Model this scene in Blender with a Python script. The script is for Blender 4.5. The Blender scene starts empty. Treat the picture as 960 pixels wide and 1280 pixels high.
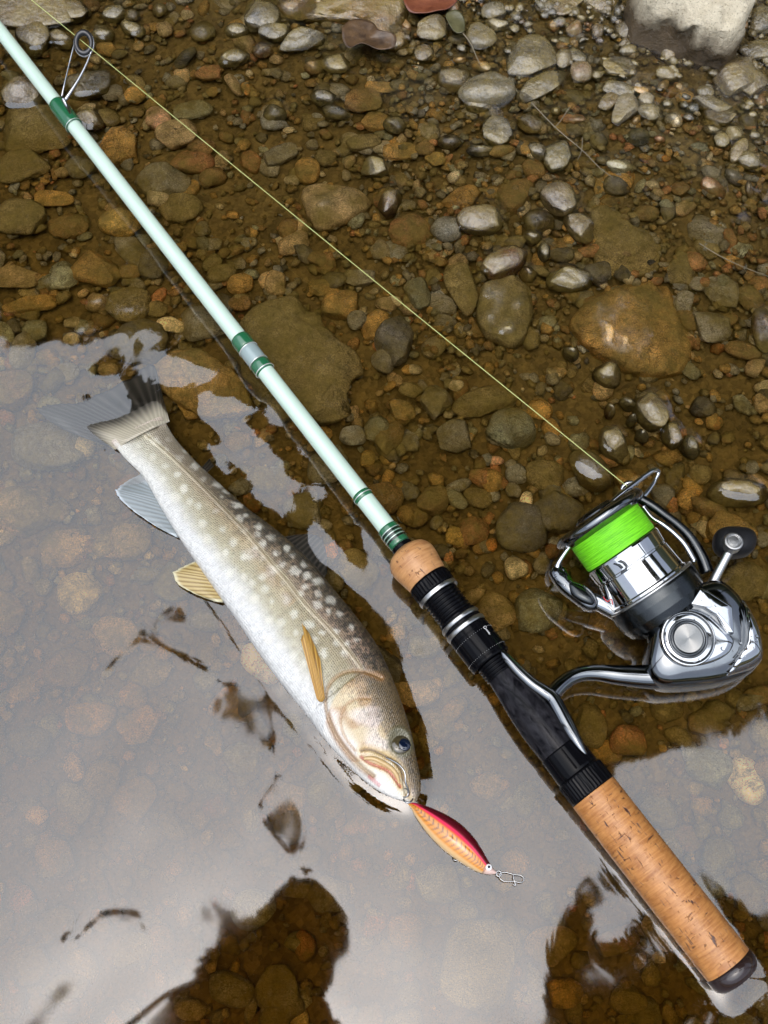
import bpy, bmesh, math, random
import numpy as np
from mathutils import Vector, Matrix

random.seed(11)
RNG = np.random.default_rng(11)
C = bpy.context.scene.collection
SC = bpy.context.scene

# ------------------------------------------------------------------ camera, sky, sun, exposure
CAM_H = 0.466
PITCH = math.radians(24)            # tilt away from straight down
TAN = math.tan(math.radians(25))
cam_d = bpy.data.cameras.new('camera')
cam = bpy.data.objects.new('camera', cam_d)
C.objects.link(cam)
cam.location = (0, 0, CAM_H)
cam.rotation_euler = (PITCH, 0, 0)
cam_d.sensor_fit = 'VERTICAL'
cam_d.angle = math.radians(50)
cam_d.clip_start = 0.01
cam_d.clip_end = 500
SC.camera = cam

SUN_EL, SUN_AZ = math.radians(78), math.radians(212)      # azimuth clockwise from +y
world = bpy.data.worlds.new('World')
SC.world = world
world.use_nodes = True
wn, wl = world.node_tree.nodes, world.node_tree.links
wn.clear()
w_out = wn.new('ShaderNodeOutputWorld')
w_bg = wn.new('ShaderNodeBackground')
w_sky = wn.new('ShaderNodeTexSky')
w_sky.sky_type = 'NISHITA'
w_sky.sun_disc = False
w_sky.sun_elevation = SUN_EL
w_sky.sun_rotation = SUN_AZ
w_sky.dust_density = 4.0
w_sky.air_density = 1.0
w_hsv = wn.new('ShaderNodeHueSaturation')
w_hsv.inputs['Saturation'].default_value = 0.62      # an overcast, nearly white sky
w_hsv.inputs['Value'].default_value = 1.0
wl.new(w_sky.outputs[0], w_hsv.inputs['Color'])
wl.new(w_hsv.outputs[0], w_bg.inputs['Color'])
w_bg.inputs['Strength'].default_value = 0.15
wl.new(w_bg.outputs[0], w_out.inputs['Surface'])

sun_d = bpy.data.lights.new('sun', 'SUN')
sun_d.energy = 1.5
sun_d.angle = math.radians(90)      # the bright zenith of an overcast sky
sun_d.color = (0.86, 0.935, 1.0)
sun = bpy.data.objects.new('sun', sun_d)
C.objects.link(sun)
sdir = Vector((math.sin(SUN_AZ) * math.cos(SUN_EL), math.cos(SUN_AZ) * math.cos(SUN_EL), math.sin(SUN_EL)))
sun.rotation_euler = sdir.to_track_quat('Z', 'Y').to_euler()
sun.location = (0, 0, 20)

SC.view_settings.view_transform = 'Standard'
SC.view_settings.look = 'None'
SC.view_settings.gamma = 1
SC.view_settings.exposure = 0.65
SC.render.engine = 'CYCLES'
SC.cycles.use_denoising = True
SC.cycles.max_bounces = 10
SC.cycles.transparent_max_bounces = 12
SC.cycles.caustics_reflective = False
SC.cycles.caustics_refractive = True

# ------------------------------------------------------------------ measuring helpers
CF = np.array((0, math.sin(PITCH), -math.cos(PITCH)))
CU = np.array((0, math.cos(PITCH), math.sin(PITCH)))


def at(px, py, z=0.0):
    """photo point -> world point on the level z"""
    a, b = (px - 480) / 640 * TAN, (640 - py) / 640 * TAN
    d = CF + b * CU + np.array((a, 0, 0))
    t = (z - CAM_H) / d[2]
    return np.array((d[0] * t, d[1] * t, z))


def to_px(P):
    P = np.asarray(P, float)
    q = P - np.array((0, 0, CAM_H))
    f = q @ CF
    return 480 + q[..., 0] / f / TAN * 640, 640 - (q @ CU) / f / TAN * 640


def mmpx(px, py, z=0.0):
    q = at(px, py, z) - np.array((0, 0, CAM_H))
    return float(q @ CF) * TAN / 640


def bed_z(x, y):
    x, y = np.asarray(x, float), np.asarray(y, float)
    z = np.clip(-0.0162 + 0.043 * (y - 0.207) + 0.022 * x, -0.08, 0.06)
    q = np.clip((.20 - (y + .45 * x)) / .20, 0, 1)
    z = z - .020 * q * q * (3 - 2 * q)          # deeper water towards the fish's side
    z = z + 1.5 * np.clip(y - 3.2, 0, 12) + 0.6 * np.clip(-y - 9, 0, 8)
    return z


def smooth(e0, e1, x):
    t = np.clip((x - e0) / (e1 - e0), 0, 1)
    return t * t * (3 - 2 * t)


_lat = np.random.default_rng(5).random((8, 256, 256))


def vnoise(x, y, scale, seed=0):
    """value noise 0..1, one cell is `scale` long"""
    x, y = np.asarray(x) / scale, np.asarray(y) / scale
    L = _lat[seed % 8]
    i, j = np.floor(x).astype(int), np.floor(y).astype(int)
    fx, fy = x - i, y - j
    fx, fy = fx * fx * (3 - 2 * fx), fy * fy * (3 - 2 * fy)
    i0, i1, j0, j1 = (i + seed * 37) % 256, (i + 1 + seed * 37) % 256, j % 256, (j + 1) % 256
    return (L[i0, j0] * (1 - fx) * (1 - fy) + L[i1, j0] * fx * (1 - fy) + L[i0, j1] * (1 - fx) * fy + L[i1, j1] * fx * fy)


def poly_dist(x, y, pts):
    d = np.full(np.shape(x), 1e9)
    for (ax, ay), (bx, by) in zip(pts[:-1], pts[1:]):
        vx, vy = bx - ax, by - ay
        t = np.clip(((x - ax) * vx + (y - ay) * vy) / (vx * vx + vy * vy), 0, 1)
        d = np.minimum(d, np.hypot(x - ax - t * vx, y - ay - t * vy))
    return d


def spline(pts, n):
    """Catmull-Rom through pts (k, m) -> (n, m)"""
    P = np.asarray(pts, float)
    P = np.vstack([2 * P[0] - P[1], P, 2 * P[-1] - P[-2]])
    k = len(P) - 3
    u = np.linspace(0, k - 1e-9, n)
    i = u.astype(int)
    t = (u - i)[:, None]
    a, b, c, d = P[i], P[i + 1], P[i + 2], P[i + 3]
    return 0.5 * (2 * b + (c - a) * t + (2 * a - 5 * b + 4 * c - d) * t ** 2 + (3 * b - a - 3 * c + d) * t ** 3)


# ------------------------------------------------------------------ mesh helpers
def new_mesh(name, V, F, smooth_=True, col=None, uv=None):
    me = bpy.data.meshes.new(name)
    V = np.asarray(V, np.float32)
    groups = F if isinstance(F, list) else [F]
    groups = [np.asarray(g, np.int32) for g in groups if len(g)]
    loops = np.concatenate([g.ravel() for g in groups])
    tot = np.concatenate([np.full(len(g), g.shape[1], np.int32) for g in groups])
    start = np.concatenate([[0], np.cumsum(tot)[:-1]]).astype(np.int32)
    me.vertices.add(len(V))
    me.vertices.foreach_set('co', V.ravel())
    me.loops.add(len(loops))
    me.loops.foreach_set('vertex_index', loops)
    me.polygons.add(len(tot))
    me.polygons.foreach_set('loop_start', start)
    me.polygons.foreach_set('loop_total', tot)
    if smooth_:
        me.polygons.foreach_set('use_smooth', np.ones(len(tot), bool))
    if col is not None:
        at_ = me.color_attributes.new('Col', 'FLOAT_COLOR', 'POINT')
        c4 = np.ones((len(V), 4), np.float32)
        c4[:, :3] = col
        at_.data.foreach_set('color', c4.ravel())
    if uv is not None:
        l = me.uv_layers.new(name='UVMap')
        l.data.foreach_set('uv', np.asarray(uv, np.float32)[loops].ravel())
    me.update(calc_edges=True)
    me.validate()
    return me


def obj(name, me, mat=None, parent=None, **props):
    o = bpy.data.objects.new(name, me)
    C.objects.link(o)
    if mat is not None and not me.materials:
        me.materials.append(mat)
    if parent is not None:
        o.parent = parent
    for k, v in props.items():
        o[k] = v
    return o


def empty(name, loc, label, cat, group=None, mat4=None):
    o = bpy.data.objects.new(name, None)
    C.objects.link(o)
    o.empty_display_size = 0.01
    if mat4 is not None:
        o.matrix_world = mat4
    else:
        o.location = loc
    o['label'], o['category'] = label, cat
    if group:
        o['group'] = group
    return o


def grid_faces(nu, nv, wrap=False):
    i, j = np.meshgrid(np.arange(nu - 1), np.arange(nv if wrap else nv - 1), indexing='ij')
    j2 = (j + 1) % nv
    return np.stack([i * nv + j, (i + 1) * nv + j, (i + 1) * nv + j2, i * nv + j2], -1).reshape(-1, 4)


def tube_arrays(P, R, seg=12, caps=True):
    """P (n,3) path, R (n,) radii"""
    P = np.asarray(P, float)
    R = np.broadcast_to(np.asarray(R, float), (len(P),))
    T = np.gradient(P, axis=0)
    T /= np.linalg.norm(T, axis=1)[:, None]
    n = np.cross(T[0], (0, 0, 1.0))
    if np.linalg.norm(n) < 1e-4:
        n = np.array((1.0, 0, 0))
    rings = []
    th = np.linspace(0, 2 * math.pi, seg, endpoint=False)
    for k in range(len(P)):
        n = n - T[k] * (n @ T[k])
        n /= np.linalg.norm(n)
        b = np.cross(T[k], n)
        rings.append(P[k] + R[k] * (np.cos(th)[:, None] * n + np.sin(th)[:, None] * b))
    V = np.concatenate(rings)
    F = [grid_faces(len(P), seg, True)]
    if caps:
        V = np.vstack([V, P[:1], P[-1:]])
        k0, k1, m = len(V) - 2, len(V) - 1, (len(P) - 1) * seg
        j = np.arange(seg)
        F.append(np.stack([np.full(seg, k0), (j + 1) % seg, j][::1], -1))
        F.append(np.stack([np.full(seg, k1), m + j, m + (j + 1) % seg], -1))
    return V, F


def tube(name, P, R, mat, parent=None, seg=12, inv=None, caps=True, **kw):
    V, F = tube_arrays(P, R, seg, caps)
    if inv is not None:
        V = xf(inv, V)
    return obj(name, new_mesh(name, V, F), mat, parent, **kw)


def xf(M, V):
    M = np.array(M)
    return V @ M[:3, :3].T + M[:3, 3]


def lathe_arrays(prof, seg=64, axis='X'):
    prof = np.asarray(prof, float)
    th = np.linspace(0, 2 * math.pi, seg, endpoint=False)
    t, r = np.repeat(prof[:, 0], seg), np.repeat(prof[:, 1], seg)
    c, s = np.tile(np.cos(th), len(prof)), np.tile(np.sin(th), len(prof))
    V = np.stack([t, r * c, r * s], -1) if axis == 'X' else np.stack([r * c, r * s, t], -1)
    return V, grid_faces(len(prof), seg, True)


def lathe(name, prof, mat, parent=None, seg=64, axis='X', off=None, sharp=True, **kw):
    """sharp: duplicate profile points so that edges stay crisp"""
    prof = np.asarray(prof, float)
    if sharp:
        out = []
        for k in range(len(prof)):
            out.append(prof[k])
            if k + 1 < len(prof):
                d = prof[k + 1] - prof[k]
                L = np.linalg.norm(d)
                e = min(0.00012, L * .2)
                out += [prof[k] + d / max(L, 1e-9) * e, prof[k + 1] - d / max(L, 1e-9) * e]
        prof = np.array(out)
    V, F = lathe_arrays(prof, seg, axis)
    if off is not None:
        V = V + np.asarray(off)
    return obj(name, new_mesh(name, V, F), mat, parent, **kw)


def join(parts):
    Vs, Fs, n = [], [], 0
    for V, F in parts:
        for f in (F if isinstance(F, list) else [F]):
            Fs.append(np.asarray(f) + n)
        Vs.append(V)
        n += len(V)
    by = {}
    for f in Fs:
        by.setdefault(f.shape[1], []).append(f)
    return np.vstack(Vs), [np.vstack(v) for v in by.values()]


def ico(sub):
    bm = bmesh.new()
    bmesh.ops.create_icosphere(bm, subdivisions=sub, radius=1)
    V = np.array([v.co[:] for v in bm.verts])
    F = np.array([[v.index for v in f.verts] for f in bm.faces])
    bm.free()
    return V, F


ICO = {k: ico(k) for k in (1, 2, 3, 4, 5)}


def pillow_arrays(outline, c_up, c_dn=None, ex=3.0, sub=5, centre=None):
    """rounded solid over a star-shaped outline given as world/local xy points"""
    O = np.asarray(outline, float)
    cen = O.mean(0) if centre is None else np.asarray(centre, float)
    q = O - cen
    ang = np.arctan2(q[:, 1], q[:, 0])
    o = np.argsort(ang)
    ang, rad = ang[o], np.hypot(q[:, 0], q[:, 1])[o]
    V, F = ICO[sub]
    az = np.arctan2(V[:, 1], V[:, 0])
    # straight edges between outline points (polar line interpolation)
    a_ext = np.concatenate([ang[-1:] - 2 * math.pi, ang, ang[:1] + 2 * math.pi])
    r_ext = np.concatenate([rad[-1:], rad, rad[:1]])
    k = np.clip(np.searchsorted(a_ext, az) - 1, 0, len(a_ext) - 2)
    a0, a1, r0, r1 = a_ext[k], a_ext[k + 1], r_ext[k], r_ext[k + 1]
    R = r0 * r1 * np.sin(a1 - a0) / np.maximum(1e-9, r0 * np.sin(az - a0) + r1 * np.sin(a1 - az))
    cosel = np.hypot(V[:, 0], V[:, 1])
    el = np.arctan2(V[:, 2], cosel)
    ce, se = np.abs(np.cos(el)) ** (2 / ex), np.sign(V[:, 2]) * np.abs(np.sin(el)) ** (2 / ex)
    z = np.where(se > 0, se * c_up, se * (c_up if c_dn is None else c_dn))
    W = np.stack([cen[0] + np.cos(az) * R * ce, cen[1] + np.sin(az) * R * ce, z], -1)
    return W, F


def smooth_outline(pts, n=72):
    P = np.asarray(pts, float)
    P = np.vstack([P[-1:], P, P[:2]])
    k = len(pts)
    u = np.linspace(0, k, n, endpoint=False)
    i = u.astype(int)
    t = (u - i)[:, None]
    a, b, c, d = P[i], P[i + 1], P[i + 2], P[(i + 3) % len(P)] if False else P[np.minimum(i + 3, len(P) - 1)]
    return 0.5 * (2 * b + (c - a) * t + (2 * a - 5 * b + 4 * c - d) * t ** 2 + (3 * b - a - 3 * c + d) * t ** 3)


# ------------------------------------------------------------------ materials
class NT:
    def __init__(s, name):
        s.m = bpy.data.materials.new(name)
        s.m.use_nodes = True
        s.t = s.m.node_tree
        s.t.nodes.clear()
        s.out = s.n('ShaderNodeOutputMaterial')

    def n(s, typ, **kw):
        nd = s.t.nodes.new(typ)
        for k, v in kw.items():
            if k in nd.inputs:
                s.set(nd.inputs[k], v)
            else:
                setattr(nd, k, v)
        return nd

    def set(s, sock, v):
        if hasattr(v, 'outputs'):
            s.t.links.new(v.outputs[0], sock)
        elif isinstance(v, bpy.types.NodeSocket):
            s.t.links.new(v, sock)
        else:
            if isinstance(v, tuple) and len(v) == 3 and sock.type == 'RGBA':
                v = (*v, 1)
            sock.default_value = v

    def noise(s, scale, detail=3, rough=.55, vec=None, dist=0.0):
        nd = s.n('ShaderNodeTexNoise')
        nd.inputs['Scale'].default_value = scale
        nd.inputs['Detail'].default_value = detail
        nd.inputs['Roughness'].default_value = rough
        nd.inputs['Distortion'].default_value = dist
        if vec is not None:
            s.set(nd.inputs['Vector'], vec)
        return nd.outputs[0]

    def ramp(s, fac, stops, interp='LINEAR'):
        r = s.n('ShaderNodeValToRGB')
        r.color_ramp.interpolation = interp
        el = r.color_ramp.elements
        while len(el) > 1:
            el.remove(el[-1])
        for i, (p, c) in enumerate(stops):
            e = el[0] if i == 0 else el.new(p)
            e.position = p
            e.color = (c, c, c, 1) if not isinstance(c, tuple) else (*c, 1)
        s.set(r.inputs[0], fac)
        return r.outputs[0]

    def math(s, op, a, b=0.0, c=0.0, clamp=False):
        nd = s.n('ShaderNodeMath', operation=op, use_clamp=clamp)
        for i, v in enumerate((a, b, c)):
            s.set(nd.inputs[i], v)
        return nd.outputs[0]

    def mix(s, fac, a, b, mode='MIX'):
        nd = s.n('ShaderNodeMix', data_type='RGBA', blend_type=mode)
        s.set(nd.inputs[0], fac)
        s.set(nd.inputs[6], a)
        s.set(nd.inputs[7], b)
        return nd.outputs[2]

    def maprange(s, v, a, b, c, d):
        nd = s.n('ShaderNodeMapRange')
        for k, x in zip(('Value', 'From Min', 'From Max', 'To Min', 'To Max'), (v, a, b, c, d)):
            s.set(nd.inputs[k], x)
        return nd.outputs[0]

    def bump(s, h, strength=.3, dist=.001):
        nd = s.n('ShaderNodeBump')
        nd.inputs['Strength'].default_value = strength
        nd.inputs['Distance'].default_value = dist
        s.set(nd.inputs['Height'], h)
        return nd.outputs[0]

    def principled(s, **kw):
        p = s.n('ShaderNodeBsdfPrincipled')
        for k, v in kw.items():
            s.set(p.inputs[k.replace('_', ' ')], v)
        s.t.links.new(p.outputs[0], s.out.inputs[0])
        return p


def stone_material(name, src, boulder=False):
    t = NT(name)
    if src == 'object':
        oi = t.n('ShaderNodeObjectInfo')
        base, rnd = oi.outputs['Color'], oi.outputs['Random']
    else:
        a = t.n('ShaderNodeVertexColor', layer_name='Col')
        base, rnd = a.outputs[0], None
    geo = t.n('ShaderNodeNewGeometry')
    pos = geo.outputs['Position']
    if rnd is not None:
        off = t.n('ShaderNodeVectorMath', operation='ADD')
        t.set(off.inputs[0], pos)
        sc = t.n('ShaderNodeVectorMath', operation='SCALE')
        t.set(sc.inputs[0], (3.1, 7.7, 5.3))
        t.set(sc.inputs['Scale'], rnd)
        t.set(off.inputs[1], sc.outputs[0])
        vec = off.outputs[0]
    else:
        vec = pos
    mott = t.ramp(t.noise(110, 6, .68, vec), [(.26, .36), (.5, .95), (.74, 1.55)])
    speck = t.ramp(t.noise(1300, 3, .65, vec), [(.3, .45), (.5, 1.0), (.68, 1.7)])
    col = t.mix(1.0, base, mott, 'MULTIPLY')
    col = t.mix(.75, col, speck, 'MULTIPLY')
    # thin pale veins and dark seams
    vn = t.math('ABSOLUTE', t.math('SUBTRACT', t.noise(55, 3, .6, vec, 1.5), .5))
    col = t.mix(t.ramp(vn, [(.0, .40), (.016, 0.0)]), col, (.30, .25, .17))
    sm = t.math('ABSOLUTE', t.math('SUBTRACT', t.noise(80, 4, .6, vec, .8), .47))
    col = t.mix(t.ramp(sm, [(.0, .6), (.02, 0.0)]), col, (.022, .015, .007))
    # brown algae and silt lying in patches over the stones
    sz = t.n('ShaderNodeSeparateXYZ')
    t.set(sz.inputs[0], pos)
    silt = t.ramp(t.noise(38, 7, .72, pos), [(.36, 0.0), (.60, .9)])
    silt_c = t.mix(t.noise(330, 4, .65, pos), (.085, .060, .014), (.44, .32, .085))
    wet_line = t.maprange(sz.outputs[2], -.0005, .006, 1.0, .8)
    if not boulder:
        col = t.mix(t.math('MULTIPLY', silt, wet_line), col, silt_c)
        film = t.maprange(sz.outputs[2], -.0004, .0006, 0.0, 1.0)
        rough = t.maprange(sz.outputs[2], -.0008, .0006, .75, .25)
        spec = t.maprange(sz.outputs[2], -.0008, .0006, .08, .65)
        rough = t.math('ADD', rough, t.maprange(t.noise(350, 3, .6, vec), .3, .7, -.08, .12))
    else:
        film = 0.0
        # dry pale top over a wet dark foot
        edge = t.math('ADD', sz.outputs[2], t.maprange(t.noise(70, 7, .75, pos), .3, .7, -.006, .006))
        dry = t.maprange(edge, .012, .026, 0, 1)
        wetc = t.mix(t.noise(160, 5, .65, pos), (.025, .016, .007), (.13, .085, .038))
        dryc = t.mix(t.noise(220, 5, .7, pos), (.46, .385, .26), (.80, .73, .57))
        dryc = t.mix(t.ramp(t.noise(900, 2, .6, pos), [(.55, 0.0), (.7, .6)]), dryc, (.22, .18, .12))
        col = t.mix(dry, wetc, dryc)
        rough = t.maprange(dry, 0, 1, .22, .9)
        spec = t.maprange(dry, 0, 1, .6, .2)
    h = t.math('ADD', t.noise(300, 7, .66, vec), t.math('MULTIPLY', t.noise(1500, 3, .6, vec), .45))
    t.principled(Base_Color=col, Roughness=rough, Specular_IOR_Level=spec, Normal=t.bump(h, 1.0 if not boulder else 1.0, .0016), Coat_Weight=film, Coat_Roughness=.05, Coat_IOR=1.9, Coat_Normal=t.bump(t.noise(190, 5, .66, vec), 1.0, .0019))
    return t.m


M = {}
M['stone'] = stone_material('wet stone', 'object')
M['gravel'] = stone_material('wet gravel', 'attr')
M['boulder'] = stone_material('boulder stone', 'object', True)


def mat_ground():
    t = NT('river bed')
    geo = t.n('ShaderNodeNewGeometry')
    pos = geo.outputs['Position']
    sz = t.n('ShaderNodeSeparateXYZ')
    t.set(sz.inputs[0], pos)
    vor = t.n('ShaderNodeTexVoronoi')
    vor.inputs['Scale'].default_value = 420
    t.set(vor.inputs['Vector'], pos)
    sand = t.mix(t.noise(60, 6, .65, pos), (.07, .048, .016), (.35, .24, .08))
    sand = t.mix(.5, sand, t.ramp(vor.outputs['Color'], [(.1, .35), (.9, 1.5)]), 'MULTIPLY')
    wood = t.mix(t.noise(1.2, 6, .65, pos), (.012, .018, .006), (.05, .055, .02))
    col = t.mix(t.maprange(sz.outputs[2], .1, .6, 0, 1), sand, wood)
    h = t.math('ADD', t.noise(700, 5, .6, pos), vor.outputs['Distance'])
    t.principled(Base_Color=col, Roughness=.8, Specular_IOR_Level=.15, Normal=t.bump(h, .6, .0012))
    return t.m


def mat_water():
    t = NT('stream water')
    geo = t.n('ShaderNodeNewGeometry')
    pos = geo.outputs['Position']
    fr = t.n('ShaderNodeFresnel')
    fr.inputs['IOR'].default_value = 1.83
    gl = t.n('ShaderNodeBsdfGlossy')
    gl.inputs['Roughness'].default_value = 0.036     # ripples finer than the mesh
    gl.inputs['Color'].default_value = (1, 1, 1, 1)
    tr = t.n('ShaderNodeBsdfRefraction')
    tr.inputs['Color'].default_value = (1, 1, 1, 1)
    tr.inputs['Roughness'].default_value = 0.0
    tr.inputs['IOR'].default_value = 1.33
    mx = t.n('ShaderNodeMixShader')
    t.set(mx.inputs[0], fr)
    t.t.links.new(tr.outputs[0], mx.inputs[1])
    t.t.links.new(gl.outputs[0], mx.inputs[2])
    t.t.links.new(mx.outputs[0], t.out.inputs[0])
    ab = t.n('ShaderNodeVolumeAbsorption')          # brownish stream water
    ab.inputs['Color'].default_value = (.74, .60, .17, 1)
    ab.inputs['Density'].default_value = 40
    t.t.links.new(ab.outputs[0], t.out.inputs[1])
    return t.m


def simple(name, col, rough=.4, metal=0.0, spec=.5, coat=0.0, bump=None, **kw):
    t = NT(name)
    d = dict(Base_Color=col, Roughness=rough, Metallic=metal, Specular_IOR_Level=spec, Coat_Weight=coat)
    if bump:
        tc = t.n('ShaderNodeTexCoord')
        d['Normal'] = t.bump(t.noise(bump[0], 4, .6, tc.outputs['Object']), bump[1], bump[2])
    d.update(kw)
    t.principled(**d)
    return t.m


def metal(name, col, rough, var=.06, bump=.0):
    t = NT(name)
    tc = t.n('ShaderNodeTexCoord')
    v = tc.outputs['Object']
    r = t.maprange(t.noise(180, 5, .65, v), .3, .7, max(.02, rough - var), rough + var)
    c = t.mix(t.ramp(t.noise(90, 4, .6, v), [(.4, 0.0), (.75, .35)]), col, tuple(x * .55 for x in col))
    d = dict(Base_Color=c, Roughness=r, Metallic=1.0)
    if bump:
        d['Normal'] = t.bump(t.noise(60, 2, .5, v), bump, .001)
    t.principled(**d)
    return t.m


M['ground'] = mat_ground()
M['water'] = mat_water()
M['chrome'] = metal('bright chrome', (.50, .51, .52), .07, .04, .12)
M['darkchrome'] = metal('smoked chrome', (.19, .20, .21), .12, .05, .12)
M['gunmetal'] = metal('gunmetal', (.06, .065, .068), .25, .06)
M['steel'] = metal('guide steel', (.42, .42, .42), .18)
M['satin'] = metal('satin silver', (.50, .50, .49), .30)
M['black'] = simple('gloss black', (.003, .003, .004), .09, 0, .10)
M['rubber'] = simple('black rubber', (.010, .010, .011), .34, 0, .2, 0, (600, .2, .0005))
M['ceramic'] = simple('black ceramic', (.02, .02, .022), .12)


def mat_cork(name, base, dark, scale):
    t = NT(name)
    tc = t.n('ShaderNodeTexCoord')
    o = tc.outputs['Object']
    mp = t.n('ShaderNodeMapping')
    t.set(mp.inputs['Vector'], o)
    mp.inputs['Scale'].default_value = (1.0, .12, .12)       # growth rings run round the grip
    rings = t.noise(700 * scale, 4, .6, mp.outputs[0], .4)
    broad = t.noise(130, 3, .6, o)
    mp2 = t.n('ShaderNodeMapping')
    t.set(mp2.inputs['Vector'], o)
    mp2.inputs['Scale'].default_value = (.22, 1, 1)
    pits = t.ramp(t.noise(850, 3, .6, mp2.outputs[0], .6), [(.63, 0.0), (.67, 1.0)])
    mp3 = t.n('ShaderNodeMapping')
    t.set(mp3.inputs['Vector'], o)
    mp3.inputs['Scale'].default_value = (1, .25, .25)
    pits2 = t.ramp(t.noise(760, 4, .6, mp3.outputs[0], .3), [(.635, 0.0), (.69, .85)])
    pits = t.math('MAXIMUM', pits, pits2)
    col = t.mix(t.ramp(rings, [(.35, 0.0), (.62, 1.0)]), base, (base[0] * .62, base[1] * .50, base[2] * .40))
    col = t.mix(t.ramp(broad, [(.35, 0.0), (.7, .5)]), col, (base[0] * 1.15, base[1] * 1.12, base[2] * 1.1))
    col = t.mix(pits, col, dark)
    h = t.math('SUBTRACT', t.math('MULTIPLY', t.noise(900, 3, .6, o), .35), pits)
    t.principled(Base_Color=col, Roughness=.36, Specular_IOR_Level=.45, Coat_Weight=.0, Normal=t.bump(h, .5, .0006))
    return t.m


M['cork_wet'] = mat_cork('wet cork', (.47, .215, .066), (.07, .026, .016), 1.5)
M['cork_pale'] = mat_cork('pale cork', (.50, .265, .11), (.16, .07, .03), 1.0)


def mat_carbon():
    t = NT('carbon seat')
    tc = t.n('ShaderNodeTexCoord')
    mp = t.n('ShaderNodeMapping')
    t.set(mp.inputs['Vector'], tc.outputs['Object'])
    mp.inputs['Scale'].default_value = (.45, 1, 1)
    f = t.ramp(t.noise(260, 5, .6, mp.outputs[0], 1.2), [(.35, 0.0), (.7, 1.0)])
    t.principled(Base_Color=t.mix(f, (.003, .003, .004), (.026, .025, .029)), Roughness=t.maprange(f, 0, 1, .08, .2), Specular_IOR_Level=.09)
    return t.m


M['carbon'] = mat_carbon()


def mat_blank():
    t = NT('mint blank')
    tc = t.n('ShaderNodeTexCoord')
    mp = t.n('ShaderNodeMapping')
    t.set(mp.inputs['Vector'], tc.outputs['Object'])
    mp.inputs['Scale'].default_value = (.1, 1, 1)
    f = t.noise(700, 3, .5, mp.outputs[0])
    c = t.mix(f, (.47, .62, .52), (.58, .71, .61))
    t.principled(Base_Color=c, Roughness=.22, Coat_Weight=.6, Coat_Roughness=.06)
    return t.m


M['mint'] = mat_blank()


def mat_thread(name, col, period):
    t = NT(name)
    tc = t.n('ShaderNodeTexCoord')
    w = t.n('ShaderNodeTexWave', wave_type='BANDS', bands_direction='X')
    w.inputs['Scale'].default_value = 1 / period
    w.inputs['Distortion'].default_value = .6
    w.inputs['Detail'].default_value = 2
    t.set(w.inputs['Vector'], tc.outputs['Object'])
    n = t.noise(400, 3, .6, tc.outputs['Object'])
    c = t.mix(w.outputs[1], tuple(x * .72 for x in col), col)
    c = t.mix(t.math('MULTIPLY', n, .35), c, tuple(min(1, x * 1.4 + .02) for x in col))
    return t, c, w.outputs[1]


t_, c_, h_ = mat_thread('green thread', (.012, .115, .045), .0012)
t_.principled(Base_Color=c_, Roughness=.2, Coat_Weight=1.0, Coat_Roughness=.05)
M['wrap'] = t_.m
t_ = NT('green braid')
tc_ = t_.n('ShaderNodeTexCoord')
mp_ = t_.n('ShaderNodeMapping')
t_.set(mp_.inputs['Vector'], tc_.outputs['Object'])
mp_.inputs['Scale'].default_value = (1, .035, .035)
n_ = t_.noise(2300, 4, .7, mp_.outputs[0])
t_.principled(Base_Color=t_.mix(t_.ramp(n_, [(.32, 0.0), (.68, 1.0)]), (.075, .36, .004), (.24, .80, .02)), Roughness=.5, Specular_IOR_Level=.4, Normal=t_.bump(n_, .8, .0005))
M['braid'] = t_.m
M['line'] = simple('yellow green line', (.50, .55, .20), .4)
M['silverband'] = simple('silver trim', (.75, .78, .74), .25, .6)
M['ferrule'] = simple('grey ferrule', (.26, .33, .33), .2, 0, .5, .6, (300, .1, .0005))
M['buttcap'] = simple('dark brown butt cap', (.022, .012, .011), .2, 0, .5, .4, (500, .12, .0004))
M['white_ink'] = simple('white print', (.8, .8, .8), .4)
M['red_ink'] = simple('red print', (.55, .02, .03), .4)
M['blackthread'] = simple('black thread', (.008, .009, .008), .2, 0, .5, .8)


def mat_disc():
    t = NT('spun silver disc')
    tc = t.n('ShaderNodeTexCoord')
    tg = t.n('ShaderNodeTangent', direction_type='RADIAL', axis='Z')
    t.principled(Base_Color=(.33, .33, .32), Metallic=1.0, Roughness=.36, Anisotropic=.9, Tangent=tg.outputs[0])
    return t.m


M['disc'] = mat_disc()

# ------------------------------------------------------------------ ground
def tensor_axis(lo, hi, step, far, grow=1.35):
    a = list(np.arange(lo, hi + step * .5, step))
    d, x = step, lo
    left = []
    while x > -far:
        d *= grow
        x -= d
        left.append(x)
    d, x = step, a[-1]
    right = []
    while x < far:
        d *= grow
        x += d
        right.append(x)
    return np.array(left[::-1] + a + right)


gx, gy = tensor_axis(-.36, .36, .004, 70), tensor_axis(-.14, .70, .004, 70)
GX, GY = np.meshgrid(gx, gy, indexing='ij')
GZ = bed_z(GX, GY) + .004 * (vnoise(GX + 3, GY + 3, .03, 1) - .5) + np.where(np.hypot(GX, GY) > 3, 1.2 * (vnoise(GX + 80, GY + 80, 2.5, 2) - .5) * smooth(3.2, 6, GY), 0) - .0035
obj('river_bed', new_mesh('river_bed', np.stack([GX, GY, GZ], -1).reshape(-1, 3), grid_faces(len(gx), len(gy))), M['ground'], kind='structure')

# ------------------------------------------------------------------ solids that stand in the water (for the water's own meniscus)
CELL = .0014
WX, WY = np.arange(-.27, .2701, CELL), np.arange(-.045, .5901, CELL)
TOP = np.full((len(WX), len(WY)), -1.0)


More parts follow.
